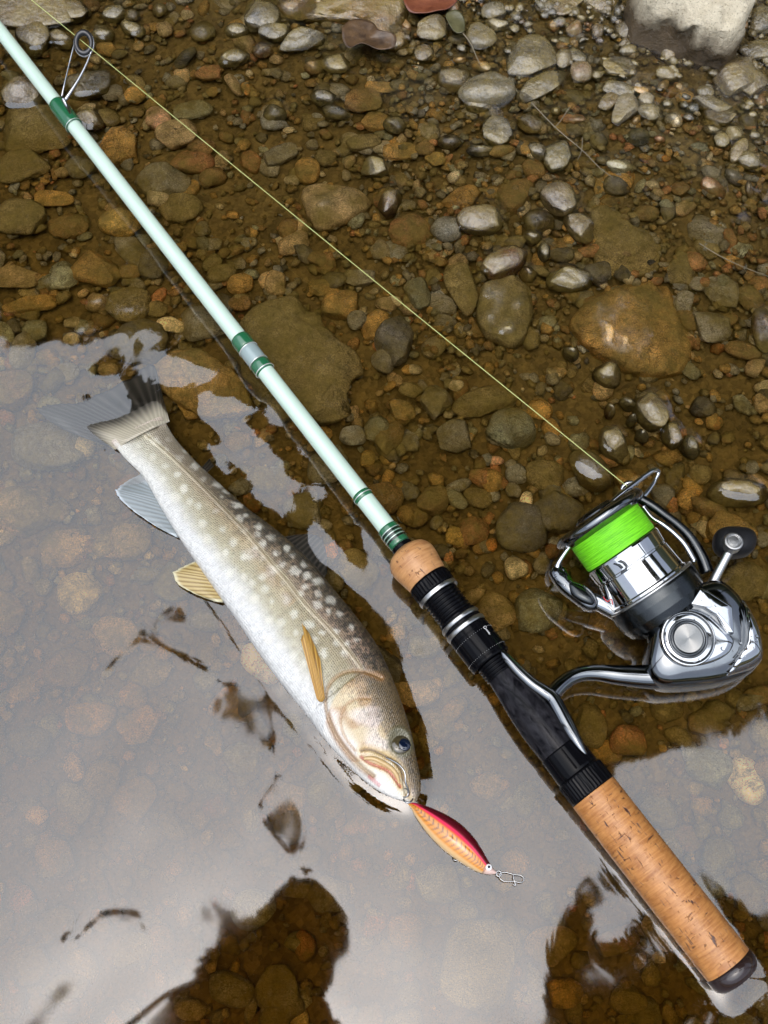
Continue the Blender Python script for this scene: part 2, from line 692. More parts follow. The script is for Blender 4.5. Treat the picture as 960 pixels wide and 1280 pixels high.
def splat(P):
    i = np.rint((P[:, 0] - WX[0]) / CELL).astype(int)
    j = np.rint((P[:, 1] - WY[0]) / CELL).astype(int)
    ok = (i >= 0) & (j >= 0) & (i < len(WX)) & (j < len(WY))
    np.maximum.at(TOP, (i[ok], j[ok]), P[ok, 2])


def splat_mesh(V, F, k=10):
    V = np.asarray(V)
    for f in (F if isinstance(F, list) else [F]):
        tr = f[:, :3] if f.shape[1] == 3 else np.vstack([f[:, :3], f[:, [0, 2, 3]]])
        up = V[tr, 2].max(1) > -.002
        tr = tr[up]
        if not len(tr):
            continue
        w = RNG.random((len(tr), k, 2))
        w = np.where(w.sum(-1, keepdims=True) > 1, 1 - w, w)
        a, b, c = V[tr[:, 0]], V[tr[:, 1]], V[tr[:, 2]]
        P = a[:, None] + w[..., :1] * (b - a)[:, None] + w[..., 1:] * (c - a)[:, None]
        splat(P.reshape(-1, 3))


# ------------------------------------------------------------------ stones
COL = dict(gray=(.125, .104, .068), dgray=(.056, .047, .034), olive=(.122, .086, .032), tan=(.215, .140, .062), ochre=(.205, .112, .030),
           rust=(.175, .074, .028), orange=(.36, .125, .025), cream=(.43, .33, .18), pink=(.30, .165, .095), brown=(.110, .060, .020),
           white=(.44, .37, .27), blue=(.135, .124, .098), green=(.125, .115, .066), gold=(.27, .155, .034), dark=(.030, .024, .017))
CNAME = dict(gray='grey-brown', dgray='dark grey', olive='olive brown', tan='tan', ochre='ochre', rust='rust red', orange='orange',
             cream='cream', pink='pinkish', brown='dark brown', white='whitish', blue='blue-grey', green='greenish grey', gold='golden', dark='blackish')
# px, py, width, height, turn of the long side (degrees, clockwise in the photograph), colour, shape (r round, f flat, a angular), top above water in mm (None = under water)
HAND = [
    (30, 10, 120, 46, 5, 'tan', 'f', 3), (88, 12, 42, 28, 30, 'brown', 'r', 2), (142, 15, 30, 20, 0, 'gray', 'r', 3), (165, 20, 20, 14, 0, 'tan', 'r', 1),
    (200, 12, 19, 16, 0, 'ochre', 'r', 1), (253, 38, 32, 25, 0, 'gold', 'r', 1), (40, 45, 42, 36, 50, 'brown', 'r', 4), (75, 48, 32, 15, 25, 'brown', 'r', 2),
    (127, 42, 28, 15, 10, 'gray', 'r', 2), (165, 35, 32, 17, 30, 'dgray', 'r', 2), (28, 112, 50, 34, 6, 'tan', 'r', 7), (110, 105, 58, 28, -10, 'brown', 'f', 1),
    (111, 148, 34, 23, 8, 'rust', 'r', 3), (45, 160, 104, 62, 5, 'olive', 'a', -1.5), (95, 128, 30, 20, 0, 'brown', 'r', None), (232, 72, 31, 15, -50, 'gray', 'r', 0),
    (222, 105, 27, 16, 0, 'gray', 'r', None), (292, 108, 30, 15, 55, 'tan', 'a', None), (310, 115, 9, 13, 0, 'orange', 'a', None), (266, 118, 14, 12, 0, 'ochre', 'r', None),
    (262, 92, 34, 22, 0, 'rust', 'a', None), (292, 71, 40, 16, -10, 'olive', 'r', 3), (295, 35, 30, 18, 10, 'gray', 'r', 2), (240, 140, 45, 20, -10, 'green', 'f', None),
    (198, 150, 36, 28, 0, 'pink', 'r', None), (220, 170, 48, 29, -10, 'tan', 'f', None), (243, 206, 55, 31, 5, 'rust', 'a', None), (28, 210, 62, 34, -15, 'olive', 'f', None),
    (100, 212, 38, 26, 0, 'gray', 'r', None), (253, 186, 34, 20, 0, 'brown', 'r', None), (327, 63, 23, 17, 0, 'rust', 'r', 1),
    (326, 18, 42, 38, 0, 'gray', 'r', 4), (379, 47, 58, 21, -14, 'dgray', 'a', 6), (342, 38, 38, 18, -8, 'dgray', 'r', 3), (540, 33, 37, 25, 0, 'tan', 'r', 5),
    (567, 8, 13, 11, 0, 'orange', 'r', 6), (602, 43, 38, 27, -10, 'gray', 'r', 5), (530, 65, 23, 21, 0, 'ochre', 'r', 3), (420, 78, 31, 22, 0, 'brown', 'r', 2),
    (612, 106, 68, 32, -3, 'blue', 'r', 9), (568, 98, 36, 30, -10, 'tan', 'r', 2), (598, 130, 34, 17, 5, 'dark', 'r', 2), (623, 164, 46, 40, 25, 'gray', 'a', 3),
    (403, 120, 32, 18, 15, 'dark', 'r', 2), (420, 140, 33, 15, 15, 'gray', 'r', 1), (343, 142, 25, 22, 0, 'gray', 'r', 1), (455, 125, 42, 25, 0, 'brown', 'f', None),
    (475, 110, 42, 15, 0, 'ochre', 'f', None), (470, 152, 36, 22, -10, 'ochre', 'r', None), (493, 155, 27, 20, 20, 'dgray', 'r', 1), (470, 209, 36, 27, 10, 'gray', 'a', 2),
    (350, 195, 46, 20, -20, 'gray', 'f', None), (385, 215, 32, 30, 0, 'ochre', 'r', None), (455, 178, 42, 19, -10, 'olive', 'f', None), (500, 190, 42, 21, 0, 'ochre', 'f', None),
    (545, 200, 27, 19, 0, 'gold', 'a', None), (603, 187, 34, 14, 0, 'gray', 'r', 1), (563, 176, 27, 16, -20, 'brown', 'r', 1), (535, 178, 22, 13, 0, 'gray', 'r', None),
    (952, 60, 40, 26, 0, 'gray', 'r', 6), (923, 90, 62, 42, 30, 'brown', 'a', 9), (955, 22, 34, 30, 20, 'dgray', 'r', 7), (940, 100, 34, 40, -40, 'brown', 'a', 6),
    (659, 72, 66, 44, -18, 'dark', 'a', 6), (678, 104, 62, 24, -35, 'olive', 'r', 3), (727, 87, 25, 21, 0, 'pink', 'r', 5), (836, 61, 21, 21, 0, 'pink', 'r', 5),
    (720, 32, 20, 17, -30, 'orange', 'a', 5), (748, 36, 15, 15, 0, 'gold', 'r', 4), (761, 125, 27, 19, -40, 'gold', 'r', 3), (783, 133, 34, 38, 30, 'white', 'a', 5),
    (812, 137, 30, 20, 0, 'blue', 'r', 4), (798, 172, 29, 19, -15, 'green', 'r', 0), (698, 194, 33, 37, 10, 'green', 'r', 3), (672, 186, 18, 25, -35, 'gray', 'r', 2),
    (664, 155, 33, 18, 25, 'gold', 'r', 1), (918, 165, 20, 18, 0, 'white', 'a', 5), (904, 173, 18, 17, 0, 'dgray', 'r', 3), (924, 186, 31, 17, -55, 'rust', 'r', 3),
    (936, 199, 29, 17, 25, 'dark', 'r', 4), (775, 110, 42, 18, 8, 'dark', 'r', 3), (730, 205, 31, 14, 10, 'brown', 'r', None), (832, 199, 11, 8, 0, 'orange', 'r', None),
    (895, 227, 25, 15, -5, 'gray', 'r', None), (937, 236, 11, 21, 0, 'rust', 'r', 1), (748, 176, 23, 18, 0, 'gray', 'r', 0), (668, 212, 30, 21, 0, 'brown', 'r', None),
    (900, 145, 42, 22, 5, 'ochre', 'f', 1), (890, 127, 50, 20, 15, 'olive', 'a', 3), (772, 82, 42, 26, 0, 'brown', 'f', 1), (618, 10, 30, 18, 0, 'blue', 'r', 5),
    (150, 277, 57, 32, 8, 'gold', 'r', -.5), (227, 263, 51, 36, -5, 'olive', 'r', None), (165, 315, 44, 30, 45, 'gray', 'r', None), (163, 343, 29, 18, 0, 'brown', 'r', None),
    (192, 334, 36, 34, 0, 'dgray', 'r', None), (80, 352, 35, 25, 0, 'green', 'r', None), (160, 385, 58, 43, 0, 'olive', 'r', None), (173, 427, 66, 55, 0, 'dgray', 'r', None),
    (215, 410, 37, 21, 10, 'cream', 'a', None), (92, 430, 19, 15, 0, 'cream', 'r', None), (30, 440, 30, 46, 10, 'gray', 'r', None), (253, 291, 15, 18, 0, 'gray', 'r', None),
    (267, 310, 26, 15, 0, 'gray', 'r', None), (242, 308, 21, 15, 0, 'brown', 'r', None), (278, 345, 34, 22, -20, 'olive', 'r', None), (300, 358, 34, 25, -10, 'ochre', 'r', None),
    (266, 331, 26, 17, -40, 'olive', 'r', None), (87, 285, 52, 31, -5, 'brown', 'r', None), (70, 252, 47, 19, 0, 'ochre', 'f', None), (28, 272, 62, 46, 0, 'olive', 'f', None),
    (198, 390, 27, 18, 0, 'olive', 'r', None), (42, 385, 58, 18, -10, 'ochre', 'f', None), (136, 467, 25, 17, 0, 'tan', 'r', None), (85, 470, 32, 25, 20, 'gray', 'r', None),
    (24, 352, 52, 25, 0, 'tan', 'f', None), (300, 383, 29, 18, 10, 'brown', 'r', None), (488, 252, 27, 32, 15, 'rust', 'a', 3), (578, 248, 45, 25, -18, 'ochre', 'r', None),
    (601, 272, 55, 34, 5, 'tan', 'r', 5), (558, 285, 39, 28, 0, 'blue', 'r', -.5), (630, 324, 58, 34, -25, 'rust', 'r', 5), (521, 366, 30, 41, -15, 'green', 'r', None),
    (553, 383, 36, 26, 20, 'gray', 'r', None), (576, 356, 42, 66, -12, 'olive', 'a', None), (496, 424, 50, 66, 12, 'dgray', 'a', None), (469, 408, 30, 46, 20, 'ochre', 'a', None),
    (479, 452, 32, 32, 20, 'gray', 'a', None), (493, 380, 17, 12, 0, 'cream', 'r', None), (345, 357, 29, 31, 0, 'tan', 'r', None), (367, 307, 46, 26, -25, 'tan', 'r', None),
    (474, 315, 17, 19, 0, 'gray', 'r', None), (550, 351, 9, 9, 0, 'orange', 'r', None), (450, 350, 38, 20, 5, 'gray', 'f', None), (405, 362, 36, 21, 0, 'ochre', 'r', None),
    (425, 382, 46, 32, -10, 'ochre', 'r', None), (447, 402, 24, 22, 0, 'gray', 'r', None), (700, 246, 43, 38, -5, 'tan', 'r', 4), (725, 280, 40, 27, 55, 'tan', 'r', 3),
    (675, 275, 38, 25, 0, 'brown', 'r', 1), (665, 295, 23, 16, 0, 'brown', 'r', 1), (681, 313, 13, 21, 0, 'gray', 'r', 2), (661, 342, 21, 18, 10, 'gold', 'r', 1),
    (715, 348, 52, 29, 15, 'dark', 'a', 5), (747, 341, 32, 34, 30, 'dgray', 'a', None), (882, 290, 52, 45, 20, 'gray', 'a', None), (913, 300, 19, 28, -10, 'rust', 'a', None),
    (848, 340, 36, 48, 15, 'olive', 'a', None), (903, 366, 42, 40, 0, 'gray', 'a', None), (938, 372, 27, 35, -20, 'brown', 'r', None), (873, 357, 26, 17, -10, 'gray', 'r', None),
    (954, 410, 24, 50, 0, 'ochre', 'r', 1), (942, 460, 24, 27, 20, 'tan', 'a', None), (833, 256, 19, 12, 25, 'green', 'r', -.5), (663, 425, 22, 27, 0, 'olive', 'r', None),
    (715, 441, 20, 12, 35, 'gray', 'r', 1), (905, 463, 15, 11, 0, 'ochre', 'r', None), (760, 467, 34, 26, 5, 'tan', 'r', 3), (785, 504, 23, 12, 20, 'gray', 'r', 1),
    (816, 511, 34, 46, -25, 'brown', 'r', 5), (768, 552, 30, 42, -30, 'tan', 'r', 4), (842, 543, 22, 31, -12, 'tan', 'r', 3), (864, 556, 18, 30, -15, 'gray', 'r', 3),
    (790, 524, 13, 9, 10, 'gray', 'r', 1), (803, 543, 17, 11, 20, 'gray', 'r', 1), (738, 587, 36, 54, -38, 'gold', 'r', 1), (657, 627, 16, 20, 10, 'cream', 'r', None),
    (926, 612, 68, 30, 2, 'ochre', 'r', 3), (763, 513, 11, 15, 0, 'rust', 'r', 1), (949, 508, 19, 25, 0, 'tan', 'r', None), (893, 531, 18, 16, 40, 'orange', 'r', None),
    (652, 664, 66, 60, 0, 'dgray', 'r', None), (643, 713, 29, 27, -20, 'cream', 'r', None), (613, 684, 15, 15, 0, 'orange', 'r', None), (546, 503, 38, 40, 0, 'gray', 'a', None),
    (605, 503, 72, 34, -20, 'olive', 'r', None), (567, 547, 46, 44, 0, 'gray', 'a', None), (637, 540, 60, 56, 10, 'green', 'a', None), (610, 602, 48, 25, 18, 'rust', 'r', None),
    (680, 595, 46, 38, -5, 'olive', 'r', None), (641, 617, 20, 19, 0, 'gray', 'r', None), (645, 594, 27, 23, 0, 'blue', 'r', None), (570, 627, 34, 20, 35, 'green', 'r', None),
    (597, 625, 40, 23, 12, 'olive', 'r', None), (460, 576, 18, 23, 10, 'gold', 'r', None), (504, 517, 35, 25, 12, 'ochre', 'a', None), (486, 550, 35, 46, 10, 'brown', 'a', None),
    (440, 547, 32, 25, 10, 'blue', 'a', None), (438, 521, 23, 19, 0, 'tan', 'r', None), (570, 485, 18, 13, 0, 'cream', 'r', None), (697, 640, 62, 52, 10, 'dgray', 'r', None),
    (615, 580, 26, 12, 0, 'pink', 'r', None), (540, 628, 34, 38, 10, 'brown', 'r', None), (590, 668, 42, 37, 0, 'rust', 'r', None), (568, 674, 24, 30, 0, 'gold', 'a', None),
    (671, 765, 58, 52, 5, 'green', 'r', None), (620, 765, 40, 50, -40, 'tan', 'r', None), (735, 912, 46, 58, 0, 'olive', 'r', None), (930, 975, 40, 58, -35, 'cream', 'r', None), (783, 928, 40, 38, 0, 'rust', 'r', None),
    (825, 938, 10, 10, 0, 'gold', 'r', None), (901, 932, 13, 13, 0, 'orange', 'r', None), (950, 933, 14, 19, 0, 'tan', 'r', None), (85, 690, 68, 42, 0, 'tan', 'r', None),
    (105, 748, 56, 46, 0, 'cream', 'r', None), (165, 678, 52, 42, 0, 'tan', 'r', None), (150, 800, 62, 46, 10, 'tan', 'r', None), (60, 560, 90, 52, 0, 'gray', 'f', None),
    (30, 640, 74, 58, 10, 'tan', 'r', None), (380, 640, 50, 46, 0, 'gray', 'r', None), (413, 690, 20, 22, 0, 'orange', 'r', None), (250, 505, 54, 30, -20, 'ochre', 'f', None),
    (330, 600, 40, 30, 30, 'olive', 'r', None), (300, 555, 34, 24, 0, 'brown', 'r', None), (545, 910, 44, 36, 20, 'tan', 'r', None), (610, 985, 40, 34, 0, 'tan', 'r', None),
    (360, 1000, 50, 40, 0, 'tan', 'r', None), (600, 1210, 90, 110, 10, 'gray', 'f', None), (860, 1195, 30, 26, 0, 'gold', 'r', None), (930, 1120, 40, 46, 10, 'olive', 'r', None),
    (855, 1050, 36, 26, 40, 'rust', 'r', None), (700, 1240, 40, 34, 0, 'ochre', 'r', None), (780, 1250, 44, 36, 0, 'olive', 'r', None), (880, 905, 46, 36, 0, 'brown', 'r', None),
    (830, 890, 38, 30, 10, 'olive', 'r', None),
]
SPECIAL = {  # what the most telling stones are called (index by their place in HAND)
    (253, 38): 'smooth round golden pebble alone in the shallows beside the line guide', (28, 112): 'big tan pebble with a wet white sheen beside the rod tip section',
    (111, 148): 'rust red pebble lying beside the green guide wrap', (150, 277): 'long golden tan oval stone beside the upper rod',
    (612, 106): 'smooth blue-grey oval stone with a pale dry end on the gravel bar', (379, 47): 'dark grey wedge stone at the foot of the sandy slab',
    (720, 32): 'bright orange-red chip on the gravel bar near the boulder', (727, 87): 'salmon pink pebble on the gravel bar', (836, 61): 'pink pebble with a dull top at the waterline of the boulder',
    (783, 133): 'mottled white and grey pebble standing out of thin water', (918, 165): 'whitish angular pebble among dark ones at the gravel edge',
    (698, 194): 'glossy greenish grey egg-shaped pebble by the grass stem', (488, 252): 'rust red chip with a wet white tip near the fishing line',
    (601, 272): 'tan stone with a streaky white wet top in midstream', (630, 324): 'rust brown stone with white wet glints in midstream', (715, 348): 'blackish striped rock breaking the surface above the golden slab',
    (652, 664): 'large round dark grey stone under water between cork grip and reel', (643, 713): 'pale cream oval stone under water beside the reel', (657, 627): 'small cream pebble under water above the round dark stone',
    (613, 684): 'small orange pebble under water between grip and spool', (738, 587): 'golden brown oval stone right under the end of the fishing line', (926, 612): 'long ochre stone with a white waterline near the handle knob',
    (671, 765): 'greenish round stone under water beside the reel foot', (930, 975): 'cream yellow stone under water by the rear cork grip', (783, 928): 'rust coloured stone under water beside the reel seat',
    (460, 576): 'golden pebble under water beside the lower rod section', (496, 424): 'dark grey angular slab under water near the fishing line', (215, 410): 'pale cream angular stone under water beside the rod joint',
    (92, 430): 'tiny cream pebble under water above the tail fin', (173, 427): 'large rounded dark grey stone under water above the tail fin', (413, 690): 'orange stone under water against the dorsal fin',
    (567, 8): 'orange pebble beside the red fallen leaf', (816, 511): 'brown wet stone with a white rim, biggest of the cluster above the spool',
}
GROUP = 'stones lying on the stream bed'
STONES = []          # dicts used for labels and packing


def stone_shape(seed, a, b, c, shape, sub):
    r = np.random.default_rng(seed)
    V, F = ICO[sub]
    ex = {'r': 2.15, 'f': 3.0, 'a': 2.5}[shape] + r.uniform(-.1, .25)
    D = np.sum(np.abs(V) ** ex, 1) ** (-1 / ex)
    P = V * D[:, None]
    rad = np.ones(len(V))
    for f, amp, n in ((1.6, .075, 4), (3.2, .035, 5), (6.5, .014, 6)):
        for _ in range(n):
            k = r.normal(size=3) * f
            rad += amp / math.sqrt(n) * 1.4 * np.sin(V @ k + r.uniform(0, 6.28))
    P = P * rad[:, None]
    for _ in range({'r': 4, 'f': 4, 'a': 9}[shape]):
        n = r.normal(size=3)
        n[2] *= .6
        n /= np.linalg.norm(n)
        d = r.uniform(.62, .9) if shape == 'a' else r.uniform(.74, .96)
        P = P - np.maximum(0, P @ n - d)[:, None] * n * .92
    if shape == 'f':
        P[:, 2] = np.where(P[:, 2] > .62, .62 + (P[:, 2] - .62) * .3, P[:, 2]) / .75
    return P * np.array((a, b, c)), F


def add_stone(px, py, w, h, rot, colk, shape, top, seed, outline=None):
    r = np.random.default_rng(seed)
    x0, y0, _ = at(px, py, 0)
    bz = float(bed_z(x0, y0))
    s = mmpx(px, py)
    size = min(w, h) * s
    if top is None:
        zt = min(-.0022, bz + .42 * size + r.uniform(-.001, .0015))
        zt = min(zt, -.0022) if bz < -.003 else max(bz + .3 * size, .001)
    else:
        zt = top / 1000
    cz = max({'r': .36, 'f': .2, 'a': .30}[shape] * size, (zt - bz) / 1.7)
    zm = zt - cz * .55
    p = at(px, py, zm)
    ca, sa = math.cos(math.radians(rot)), math.sin(math.radians(rot))
    A = (at(px + w / 2 * ca, py + w / 2 * sa, zm) - at(px - w / 2 * ca, py - w / 2 * sa, zm)) / 2
    B = (at(px - h / 2 * sa, py + h / 2 * ca, zm) - at(px + h / 2 * sa, py - h / 2 * ca, zm)) / 2
    la, lb = np.linalg.norm(A), np.linalg.norm(B)
    sub = 4 if max(w, h) > 34 else 3
    V, F = stone_shape(seed, la * 1.06, lb * 1.06, cz, shape, sub)
    name = 'river_stone' if max(w, h) > 24 else 'pebble'
    o = obj(name, new_mesh(name, V, F), M['stone'])
    o.location = (p[0], p[1], zt - V[:, 2].max())
    yaw = math.atan2(A[1], A[0])
    o.rotation_euler = (r.uniform(-.06, .06), r.uniform(-.06, .06), yaw)
    c = np.array(COL[colk]) * r.uniform(.9, 1.3) * (3.0 if zt < 0 else .47)  # submerged stones painted brighter to make up for light lost in the water
    o.color = (*c, 1)
    R = np.array(o.rotation_euler.to_matrix())
    splat_mesh(V @ R.T + np.array(o.location), F, 8 if sub == 3 else 5)
    STONES.append(dict(o=o, px=px, py=py, w=w, h=h, col=colk, shape=shape, zt=zt))
    return o


for i, (px, py, w, h, rot, ck, sh, top) in enumerate(HAND):
    add_stone(px, py, w, h, rot, ck, sh, top, 1000 + i)


def slab(name, pts, z_top, c, colk, label, mat='stone', ex=3.2, seed=0, tilt=None, group=None, rough=.0012):
    """a stone whose outline is read off the photograph, standing at its own place and thickness"""
    zm = z_top - c * .45
    W = np.array([at(x, y, zm)[:2] for x, y in pts])
    O = smooth_outline(W, 120)
    V, F = pillow_arrays(O, c, c, ex, 5)
    cen = np.array([*V[:, :2].mean(0), 0])
    r = np.random.default_rng(seed)
    for f, amp in ((90, rough * 1.3), (190, rough * .8), (420, rough * .4), (900, rough * .2)):
        for _ in range(4):
            k = r.normal(size=3) * f
            V = V + (amp * .5 * np.sin(V @ k + r.uniform(0, 6.28)))[:, None] * np.array((.5, .5, 1.0))
    if tilt is not None:
        V[:, 2] += (V[:, 0] - cen[0]) * tilt[0] + (V[:, 1] - cen[1]) * tilt[1]
    V[:, 2] += z_top - c
    splat_mesh(V, F, 8)
    o = obj(name, new_mesh(name, V - cen, F), M[mat])
    o.location = cen
    o.color = (*(np.array(COL[colk]) * (3.0 if z_top < .001 else 1.0)), 1) if mat == 'stone' else (*COL[colk], 1)  # slabs under water likewise get a brighter colour against the lost light
    o['label'], o['category'], o['group'] = label, 'stone', group or GROUP
    return o


SLABS = [  # centre and mean size kept for packing
    ('river_stone', [(282, 430), (308, 394), (322, 384), (345, 376), (368, 370), (384, 388), (400, 392), (405, 408), (428, 428), (444, 440), (456, 462), (440, 476), (432, 498), (436, 520), (402, 532), (372, 520), (348, 522), (322, 494), (304, 468), (298, 448)], -.0035, .007, 'olive', 'broad mossy olive slab under water behind the rod joint', (370, 445, 62)),
    ('river_stone', [(378, 240), (425, 232), (462, 252), (452, 268), (425, 280), (398, 286), (383, 268)], -.002, .006, 'tan', 'flat tan slab with a split edge beside the fishing line', (418, 258, 30)),
    ('river_stone', [(600, 362), (640, 348), (664, 368), (660, 412), (640, 436), (598, 414)], -.001, .008, 'olive', 'squarish olive slab under water near the midstream stones', (630, 392, 34)),
    ('river_stone', [(713, 402), (740, 372), (790, 352), (835, 362), (862, 405), (862, 455), (830, 470), (785, 464), (742, 442), (722, 424)], -.0006, .012, 'ochre', 'largest golden brown slab with a white waterline along its lower edge', (790, 415, 60)),
    ('river_stone', [(345, 2), (400, -14), (480, -14), (512, 8), (508, 55), (480, 62), (440, 30), (400, 26), (362, 24)], .002, .006, 'ochre', 'flat sandy ochre slab at the shallow edge beside two fallen leaves', (440, 18, 48)),
    ('river_stone', [(740, 262), (800, 282), (836, 322), (800, 348), (752, 340), (735, 300)], -.0035, .006, 'olive', 'flat olive stone under water behind the golden slab', (785, 310, 40)),
    ('river_stone', [(190, 462), (240, 440), (300, 470), (318, 510), (270, 520), (215, 500)], -.004, .007, 'ochre', 'ochre slab under rippled water between tail fin and rod', (255, 482, 44)),
]
for i, (n, pts, zt, c, ck, lab, pk) in enumerate(SLABS):
    slab(n, pts, zt, c, ck, lab, seed=50 + i, tilt=(-.07, -.10) if i == 3 else None)
slab('boulder', [(792, -40), (800, 2), (824, 14), (868, 34), (903, 46), (928, 42), (938, 20), (938, -20), (922, -60), (860, -75), (810, -65)], .036, .026, 'cream',
     'big dry cream boulder with a dark wet foot at the stream edge', 'boulder', 2.9, 77, None, 'boulders at the stream edge', .003)

# the rest of the stones one can pick out: fill the gaps, biggest first
occ = [(s['px'], s['py'], .42 * (s['w'] + s['h']) / 2 + .08 * min(s['w'], s['h'])) for s in STONES] + [p[6] for p in SLABS] + [(868, 5, 80)]
OC = np.array(occ)
want = 300 - len(STONES) - len(SLABS)
fill_cols = ['gray', 'dgray', 'olive', 'brown', 'ochre', 'tan', 'olive', 'brown', 'gray', 'ochre', 'green', 'rust', 'gray', 'blue']
rr = np.random.default_rng(21)
made = 0
for R in np.concatenate([np.linspace(26, 12, 40), np.linspace(12, 7.5, 160)]):
    for _ in range(110):
        px, py = rr.uniform(-20, 980), rr.uniform(-15, 1290)
        # small under the bright reflection nothing can be picked out
        d = np.hypot(OC[:, 0] - px, OC[:, 1] - py) - OC[:, 2] - R * .86
        if d.min() < 0:
            continue
        # covered by the fish, the rod grips or the reel
        OC = np.vstack([OC, (px, py, R * .9)])
        w, h = R * 2 * rr.uniform(.95, 1.25), R * 2 * rr.uniform(.68, .95)
        x0, y0, _ = at(px, py, 0)
        shore = bed_z(x0, y0) > -.0035
        ck = fill_cols[rr.integers(len(fill_cols))]
        if rr.random() < .04:
            ck = ['cream', 'orange', 'gold', 'pink'][rr.integers(4)]
        add_stone(px, py, w, h, rr.uniform(-50, 50), ck, 'raaf'[rr.integers(4)], rr.uniform(1, 4) if shore else None, 5000 + made)
        made += 1
        if made >= want:
            break
    if made >= want:
        break

# gravel: all the small pebbles nobody could count, one object
def gravel(n, seed, rmin, rmax, x0, x1, y0, y1, sub, lift):
    r = np.random.default_rng(seed)
    V, F = ICO[sub]
    x, y = r.uniform(x0, x1, n), r.uniform(y0, y1, n)
    rad = rmin + (rmax - rmin) * r.random(n) ** 2.2
    P = np.repeat(V[None], n, 0)
    k1, k2 = r.normal(size=(n, 1, 3)) * 1.5, r.normal(size=(n, 1, 3)) * 2.6
    P = P * (1 + .14 * np.sin((P * k1).sum(-1) + r.uniform(0, 6, (n, 1))) + .09 * np.sin((P * k2).sum(-1) + r.uniform(0, 6, (n, 1))))[..., None]
    for _ in range(4):
        nn = r.normal(size=(n, 1, 3)) * np.array((1, 1, .7))
        nn /= np.linalg.norm(nn, axis=2, keepdims=True)
        P = P - np.maximum(0, (P * nn).sum(-1) - r.uniform(.55, .9, (n, 1)))[..., None] * nn * .9
    P = P * (rad[:, None] * np.stack([r.uniform(.9, 1.35, n), r.uniform(.7, 1.0, n), r.uniform(.4, .7, n)], -1))[:, None, :]
    a, b = r.uniform(0, 6.283, n), r.uniform(-.5, .5, n)
    ca, sa, cb, sb = np.cos(a), np.sin(a), np.cos(b), np.sin(b)
    Rm = np.zeros((n, 3, 3))
    Rm[:, 0, 0], Rm[:, 0, 1], Rm[:, 0, 2] = ca * cb, -sa, ca * sb
    Rm[:, 1, 0], Rm[:, 1, 1], Rm[:, 1, 2] = sa * cb, ca, sa * sb
    Rm[:, 2, 0], Rm[:, 2, 2] = -sb, cb
    P = np.einsum('nij,nvj->nvi', Rm, P)
    z = bed_z(x, y) + lift + rad * r.uniform(.0, .5, n)
    P += np.stack([x, y, z], -1)[:, None, :]
    keys = ['gray', 'dgray', 'olive', 'tan', 'ochre', 'brown', 'gray', 'olive', 'brown', 'rust', 'blue', 'green', 'ochre', 'cream']
    pal = np.array([COL[k] for k in keys]) * np.array([1.2] * 13 + [.7])[:, None]
    c = pal[r.integers(0, len(keys), n)] * r.uniform(.6, 1.2, (n, 1)) * np.where(z < -.001, 3.0, .34)[:, None]  # pebbles under water coloured brighter, offsetting the dim light down there
    o = r.random(n) < .007
    c[o] = COL['orange']
    cols = np.repeat(c, len(V), 0)
    Fa = (F[None] + (np.arange(n) * len(V))[:, None, None]).reshape(-1, 3)
    return P.reshape(-1, 3), Fa, cols


gp = [gravel(6000, 1, .0011, .0030, -.29, .29, -.06, .61, 1, -.0010), gravel(4200, 5, .0022, .0042, -.29, .29, -.06, .61, 1, -.0015), gravel(2500, 2, .0034, .0076, -.29, .29, -.06, .61, 2, -.0020),
      gravel(3400, 3, .0010, .0042, .0, .29, .30, .61, 1, .0002)]
n0, Vs, Fs, Cs = 0, [], [], []
for P, F, c in gp:
    Vs.append(P); Fs.append(F + n0); Cs.append(c); n0 += len(P)
GV = np.vstack(Vs)
splat(GV)
obj('gravel', new_mesh('gravel', GV, np.vstack(Fs), True, np.vstack(Cs)), M['gravel'], kind='stuff', label='small mixed pebbles and gravel covering the stream bed')
del GV, Vs, Cs

# ------------------------------------------------------------------ fishing rod (local +X runs from the butt to the tip)
ZR0, ZR1 = .0085, .0150                # height of the rod's axis at the butt and at the top of the picture
R_B, R_T = at(915, 1213, ZR0), at(-2, 36, ZR1)
xdir = Vector(R_T - R_B).normalized()
ydir = Vector((0, 0, 1)).cross(xdir).normalized()
zdir = xdir.cross(ydir)
RM = Matrix((xdir, ydir, zdir)).transposed().to_4x4()
RM.translation = Vector(R_B)
RINV = np.array(RM.inverted())
rod = empty('fishing_rod', None, 'mint green fishing rod with cork grips lying across the stream', 'fishing rod', None, RM)
ROD_LEN = float(np.linalg.norm(R_T - R_B))


def rt(px, py):
    """distance along the rod of the photo point"""
    best = None
    for t in np.linspace(-.03, ROD_LEN + .1, 1600):
        P = R_B + np.array(xdir) * t
        x, y = to_px(P)
        d = (x - px) ** 2 + (y - py) ** 2
        if best is None or d < best[0]:
            best = (d, t, P[2])
    return best[1]


def rr_(px, py, hw):
    return hw * mmpx(px, py, .01) * 0.985


def rprof(rows):
    return [(rt(x, y), rr_(x, y, hw)) for x, y, hw in rows]


def bulge(pr, k=10):
    return spline(pr, k * (len(pr) - 1))


